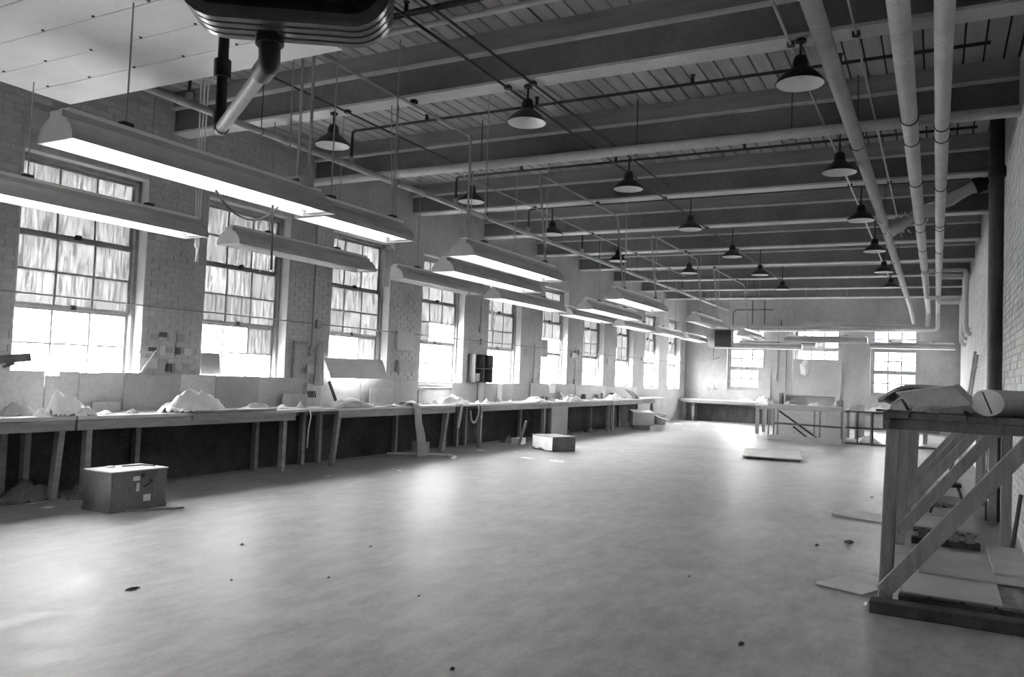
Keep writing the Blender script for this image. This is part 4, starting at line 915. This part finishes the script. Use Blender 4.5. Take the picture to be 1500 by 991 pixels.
# things on top of the rack
t = thing('felt_roll', 'thick roll of grey felt with a split end lying on the rack', 'roll', (.5, 6.6, RT1))
d = Vector((.62, .78, 0)).normalized(); c0 = Vector((.31, 6.36, RT1+.093)); side = Vector((-d.y, d.x, 0))
mb = MB(); seg = 20; vs = []
for i in range(7):
    c = c0 + d*.50*i/6
    for k in range(seg):
        a = 2*math.pi*k/seg; vs.append(c + side*.122*math.cos(a) + Vector((0, 0, .092*math.sin(a)-.004*abs(math.sin(3*a)))))
fs = [(i*seg+k, i*seg+(k+1) % seg, (i+1)*seg+(k+1) % seg, (i+1)*seg+k) for i in range(6) for k in range(seg)]
mb.add(vs, fs, True); mb.add(vs[:seg], [tuple(range(seg))]); mb.add(vs[-seg:], [tuple(range(seg))]); mb.build('roll', M_FOAM, t)
MB().bar(c0-d*.002-side*(-.035)+Vector((0, 0, .07)), c0-d*.002-side*.035+Vector((0, 0, -.075)), .006, .010, up=d).build('split', M_DIRT, t)
t = thing('folded_felt', 'stiff grey felt sheet folded over and lying on the rack beside the roll', 'sheet', (-.1, 6.75, RT1))
prof = [(-.39, .075), (-.36, .10), (-.32, .135), (-.28, .165), (-.23, .187), (-.17, .197), (-.10, .198), (-.03, .195), (.04, .188), (.09, .18)]
mb = MB(); vs = []; n = len(prof)
for yy, dz in ((6.60, 0), (6.72, .004), (6.86, .002), (7.0, -.006), (7.15, -.02)):
    for k, (x, z) in enumerate(prof): vs.append((x+(yy-6.6)*.10, yy+.012*math.sin(k*1.3), RT1+z+dz))
fs = [(i*n+k, i*n+k+1, (i+1)*n+k+1, (i+1)*n+k) for i in range(4) for k in range(n-1)]
lo = [(a+.006, b, c-.022) for a, b, c in vs]; N_ = len(vs)
rim = [(k, k+1, N_+k+1, N_+k) for k in range(n-1)] + [(i*n, (i+1)*n, N_+(i+1)*n, N_+i*n) for i in range(4)] + [(4*n+k, 4*n+k+1, N_+4*n+k+1, N_+4*n+k) for k in range(n-1)] + [(i*n+n-1, (i+1)*n+n-1, N_+(i+1)*n+n-1, N_+i*n+n-1) for i in range(4)]
mb.add(vs+lo, fs+[tuple(q+N_ for q in f) for f in fs]+rim, True).build('top_fold', M_FOAM, t)
MB().box((-.16, 6.66, RT1+.002), (.07, 7.1, RT1+.165)).build('inner_fold', M_FOAM, t)
MB().extr([(-.26, 6.5, RT1+.13), (.10, 6.42, RT1+.20), (.22, 6.42, RT1+.07), (-.12, 6.5, RT1+.012)], (.04, .02, .014)).build('front_fold', M_FOAM, t)
MB().extr([(-.26, 6.49, RT1+.13), (.10, 6.41, RT1+.20), (.10, 6.41, RT1+.208), (-.26, 6.49, RT1+.138)], (.03, .03, .0)).build('pale_edge', M_REVEAL, t)
MB().extr([(-.31, 6.66, RT1+.004), (-.19, 6.6, RT1+.004), (-.24, 6.66, RT1+.09), (-.30, 6.68, RT1+.05)], (.02, .12, .0)).build('under_fold', M_FOAM, t)
for k, (x, y, a, b, h) in enumerate(((-.02, 6.45, .14, .14, .05), (.12, 6.9, .22, .3, .14), (.0, 7.6, .25, .4, .12), (.30, 8.0, .25, .5, .10))):
    solo(heap(x, y, a, b, h, RT1, 300+k*5, 14), 'felt_scraps', M_FOAM if k else M_CARD, ('small rumpled scrap at the edge of the rack top', 'rumpled felt piled between the folded sheet and the roll', 'rumpled felt behind the folded sheet on the rack', 'rumpled felt behind the roll on the rack')[k], 'felt')

# ------------------------------------------------------------------ end of the hall
t = thing('end_bench', 'long plain bench against the end wall beside the corner', 'workbench', (-7.1, 30.9, 0))
for a, b in ((30.55, 30.87), (30.875, 31.26)): MB().box((-8.78, a, .80), (-5.52, b, .84)).build('top_board', M_TOP, t)
MB().box((-8.78, 30.56, .70), (-5.52, 30.60, .80)).build('apron', M_WOOD, t)
for x in (-8.7, -8.35, -5.9, -5.64): MB().box((x, 30.6, 0), (x+.1, 30.7, .79)).build('leg', M_WOOD, t)
MB().box((-8.3, 31.22, .0), (-5.5, 31.26, .62)).build('rear_panel', M_DWOOD, t)
solo(heap(-5.75, 30.85, .25, .2, .22, .84, 401, 12), 'cloth_heap', M_CLOTH, 'white cloth heap on the end-wall bench', 'cloth')
solo(heap(-6.4, 31.0, .3, .18, .12, .84, 405, 12), 'cloth_heap', M_CLOTH, 'low pale cloth on the end-wall bench', 'cloth')
# boards fixed to the end wall
solo(MB().box((-4.72, YD-.05, 1.0), (-3.08, YD-.02, 2.5)), 'window_boarding', M_PLY, 'large grey board covering the lower half of the middle end-wall window', 'board')
solo(heap(0, 0, .16, .3, .1, 0, 411, 10), 'hung_rag', M_REVEAL, 'pale rag hanging on the boarded window', 'rag')
bpy.data.objects['hung_rag'].rotation_euler = (math.pi/2, 0, 0); bpy.data.objects['hung_rag'].location = (-4.33, YD-.055, 2.2)
solo(MB().box((-.22, -.015, 0), (.26, .015, 1.1), Matrix.Translation((-5.78, YD-.12, 1.0)) @ Matrix.Rotation(-.08, 4, 'X')), 'leaning_board', M_CARD, 'grey board leaning across the edge of the corner window in the end wall', 'board', base=(-5.78, YD-.1, 1.0))
t = thing('pilaster', 'plain boxed pilaster with conduits between the end-wall windows', 'pilaster', (-5.2, YD-.04, 0))
MB().box((-5.5, YD-.06, 0), (-4.75, YD, 4.74)).build('casing', M_PLASTER, t)
for x in (-5.3, -5.0): MB().tube([(x, YD-.08, 1.6), (x, YD-.08, 4.6)], .018, 6).build('conduit_length', M_CONDUIT, t)
for x, z in ((-5.38, 1.72), (-5.05, 1.3)): MB().box((x-.05, YD-.12, z), (x+.06, YD-.06, z+.22)).build('switch_box', M_CONDUIT, t)
t = solo(MB().tube(rounded([(-7.0, YD-.03, 3.75), (-7.0, YD-.03, 4.35), (-5.35, YD-.03, 4.35), (-5.2, YD-.03, 4.1), (-5.2, YD-.08, 3.7)], .2), .018, 6), 'wall_tube', M_DCOND, 'thin bent conduit on the end wall above the corner window', 'conduit')
for k, x in enumerate((-6.3, -5.85, -5.5)):
    solo(MB().box((x, YD-.012, 3.8), (x+.05, YD-.002, 4.7)), 'wall_stain_strip', M_DWOOD, 'narrow dark batten on the end wall above the corner window', 'batten', group='battens on the end wall')
solo(MB().box((-6.1, YD-.05, 4.84), (-5.93, YD-.01, 5.02)), 'dark_hatch', M_IRON, 'small dark hatch at the top of the end wall', 'hatch')
# wall heater in front of the corner window
t = thing('wall_heater', 'dark louvred unit heater hung by the corner window of the end wall', 'heater', (-6.58, 28.1, 2.75))
MB().box((-6.87, 27.9, 2.76), (-6.30, 28.3, 3.36)).build('casing', M_DWOOD, t)
for k in range(8): MB().box((-6.84, 27.87, 2.80+.07*k), (-6.33, 27.9, 2.835+.07*k)).build('louvre', M_IRON, t)
MB().box((-7.1, 27.95, 2.76), (-6.87, 28.25, 3.3)).build('side_box', M_REVEAL, t)
for x in (-6.8, -6.4): MB().tube([(x, 28.1, 3.36), (x, 28.1, ZC)], .012, 5).build('hanger_rod', M_CONDUIT, t)
MB().tube([(-6.9, 28.0, 2.76), (-6.92, 28.0, 2.3), (-6.7, 28.0, 2.4)], .012, 5).build('cable', M_DCOND, t)
# stairwell in the floor with its guard
pit = MB().box((hx0, hy0, -2.6), (hx1, hy1, -2.5)).box((hx0-.1, hy0-.1, -2.6), (hx0, hy1+.1, -.25)).box((hx1, hy0-.1, -2.6), (hx1+.1, hy1+.1, -.25)).box((hx0, hy0-.1, -2.6), (hx1, hy0, -.25)).box((hx0, hy1, -2.6), (hx1, hy1+.1, -.25))
tag(pit.build('wall_stairwell', M_PIT), 'concrete stairwell below the floor', kind='structure')
t = thing('stair_flight', 'steep wooden stair going down inside the guarded floor opening', 'stairs', (-3.1, 23.6, -1.5))
for k in range(7): MB().box((-3.75+.21*k, hy0+.05, -.22-.2*k), (-3.52+.21*k, hy1-.05, -.185-.2*k)).build('tread', M_MWOOD, t)
for y in (hy0+.03, hy1-.06): MB().bar((-3.85, y+.015, -.1), (-2.3, y+.015, -1.6), .03, .22, up=(0, 1, 0)).build('stringer', M_MWOOD, t)
t = thing('stair_guard', 'timber guard of boards and rails around the floor opening', 'guard rail', (-3.1, 22.95, 0))
MB().box((-4.12, 22.94, 0), (-2.2, 22.98, .14)).build('toe_board', M_PLY, t)
MB().box((-4.12, 22.93, .86), (-2.2, 22.97, .97)).build('top_board', M_PLY, t)
MB().box((-4.12, 22.90, .97), (-2.2, 23.06, .99)).build('cap_board', M_TOP, t)
for x in (-4.1, -3.96, -3.86, -2.9, -2.76): MB().box((x-.022, 22.98, 0), (x+.022, 23.02, .96)).build('post', M_MWOOD, t)
MB().box((-2.62, 22.985, .02), (-2.2, 23.0, .86)).build('infill_panel', M_PLY, t)
MB().box((-4.12, hy1+.06, 0), (-2.2, hy1+.09, .80)).build('rear_panel', M_PANEL, t)
MB().tube([(-3.92, 22.92, .47), (-2.2, 22.92, .45)], .025, 8).build('mid_rail', M_DWOOD, t)
MB().bar((-3.85, 23.15, .80), (-2.85, 23.15, .12), .04, .05).build('hand_rail', M_IRON, t)
MB().bar((-3.6, 24.0, .35), (-2.8, 24.0, -.25), .04, .05).build('hand_rail', M_IRON, t)
MB().box((-2.24, 22.98, 0), (-2.18, 23.04, 1.18)).build('corner_post', M_MWOOD, t)
t = thing('rail_fence', 'dark pipe railing running from the stair guard towards the timber rack', 'railing', (-1.5, 23.3, 0))
for z in (.88, .45, .03): MB().tube([(-2.15, 23.3, z), (.1, 23.45, z)], .024, 8).build('rail', M_DWOOD, t)
for x in (-1.85, -1.5, -.6): MB().tube([(x, 23.34, 0), (x, 23.34, .88)], .02 if x < -1.7 else .04, 8).build('post', M_DWOOD, t)
# tables behind the guard
def table(label, x0, x1, y0, y1, z, name='side_table'):
    t = thing(name, label, 'table', ((x0+x1)/2, (y0+y1)/2, 0))
    MB().box((x0, y0, z-.05), (x1, y1, z)).build('top', M_TOP, t); MB().box((x0+.03, y0+.02, z-.15), (x1-.03, y0+.05, z-.05)).build('apron', M_WOOD, t)
    for x in (x0+.06, x1-.06):
        for y in (y0+.06, y1-.06): MB().box((x-.05, y-.05, 0), (x+.05, y+.05, z-.05)).build('leg', M_WOOD, t)
table('pale table behind the stair guard with rags heaped on it', -4.9, -2.3, 25.2, 26.4, .90)
table('pale table behind the pipe railing with flat sheets on it', -2.1, -.2, 25.6, 27.0, .86)
t = thing('raised_shelf', 'low raised shelf standing on the table behind the stair guard', 'shelf', (-3.5, 26.2, .9))
MB().box((-4.3, 26.0, 1.20), (-2.7, 26.35, 1.235)).build('shelf_board', M_PLY, t); MB().box((-4.33, 26.0, .9), (-4.25, 26.35, 1.26)).build('end_post', M_DWOOD, t); MB().box((-2.75, 26.0, .9), (-2.70, 26.35, 1.2)).build('end_post', M_WOOD, t)
MB().box((-4.2, 26.3, .9), (-2.75, 26.34, 1.2)).build('back_panel', M_PANEL, t)
for k, (x, y, a, h, z) in enumerate(((-4.6, 25.7, .2, .2, .9), (-3.9, 25.6, .25, .18, .9), (-3.2, 25.6, .25, .15, .9), (-2.6, 25.8, .2, .22, .9), (-1.5, 26.2, .3, .14, .86))):
    solo(heap(x, y, a, a*.8, h, z, 500+k*3, 12), 'table_rags', (M_CLOTH, M_GCLOTH)[k % 2], ('white rags on the table at the outer end near the end-wall bench', 'grey rags on the table below the raised shelf post', 'white rags on the table in front of the raised shelf', 'grey rags on the table beside the guard corner post', 'white rags on the table behind the pipe railing')[k], 'rags')
solo(MB().box((-1.55, 25.7, .862), (-1.25, 25.85, .93)), 'black_case', M_IRON, 'small black case on the table behind the pipe railing', 'case')
solo(MB().box((-1.1, 25.65, .862), (-.4, 26.3, .89)), 'flat_stack', M_PAPER, 'flat stack of pale sheets on the table behind the pipe railing', 'sheets')
solo(MB().box((-2.05, 24.9, 0), (-1.8, 24.93, 1.05)), 'upright_board', M_PLY, 'pale board standing upright beside the table behind the railing', 'board')
solo(heap(-1.7, 24.6, .35, .3, .2, 0, 521, 12), 'floor_rags', M_CLOTH, 'white rags heaped on the floor behind the pipe railing', 'rags')
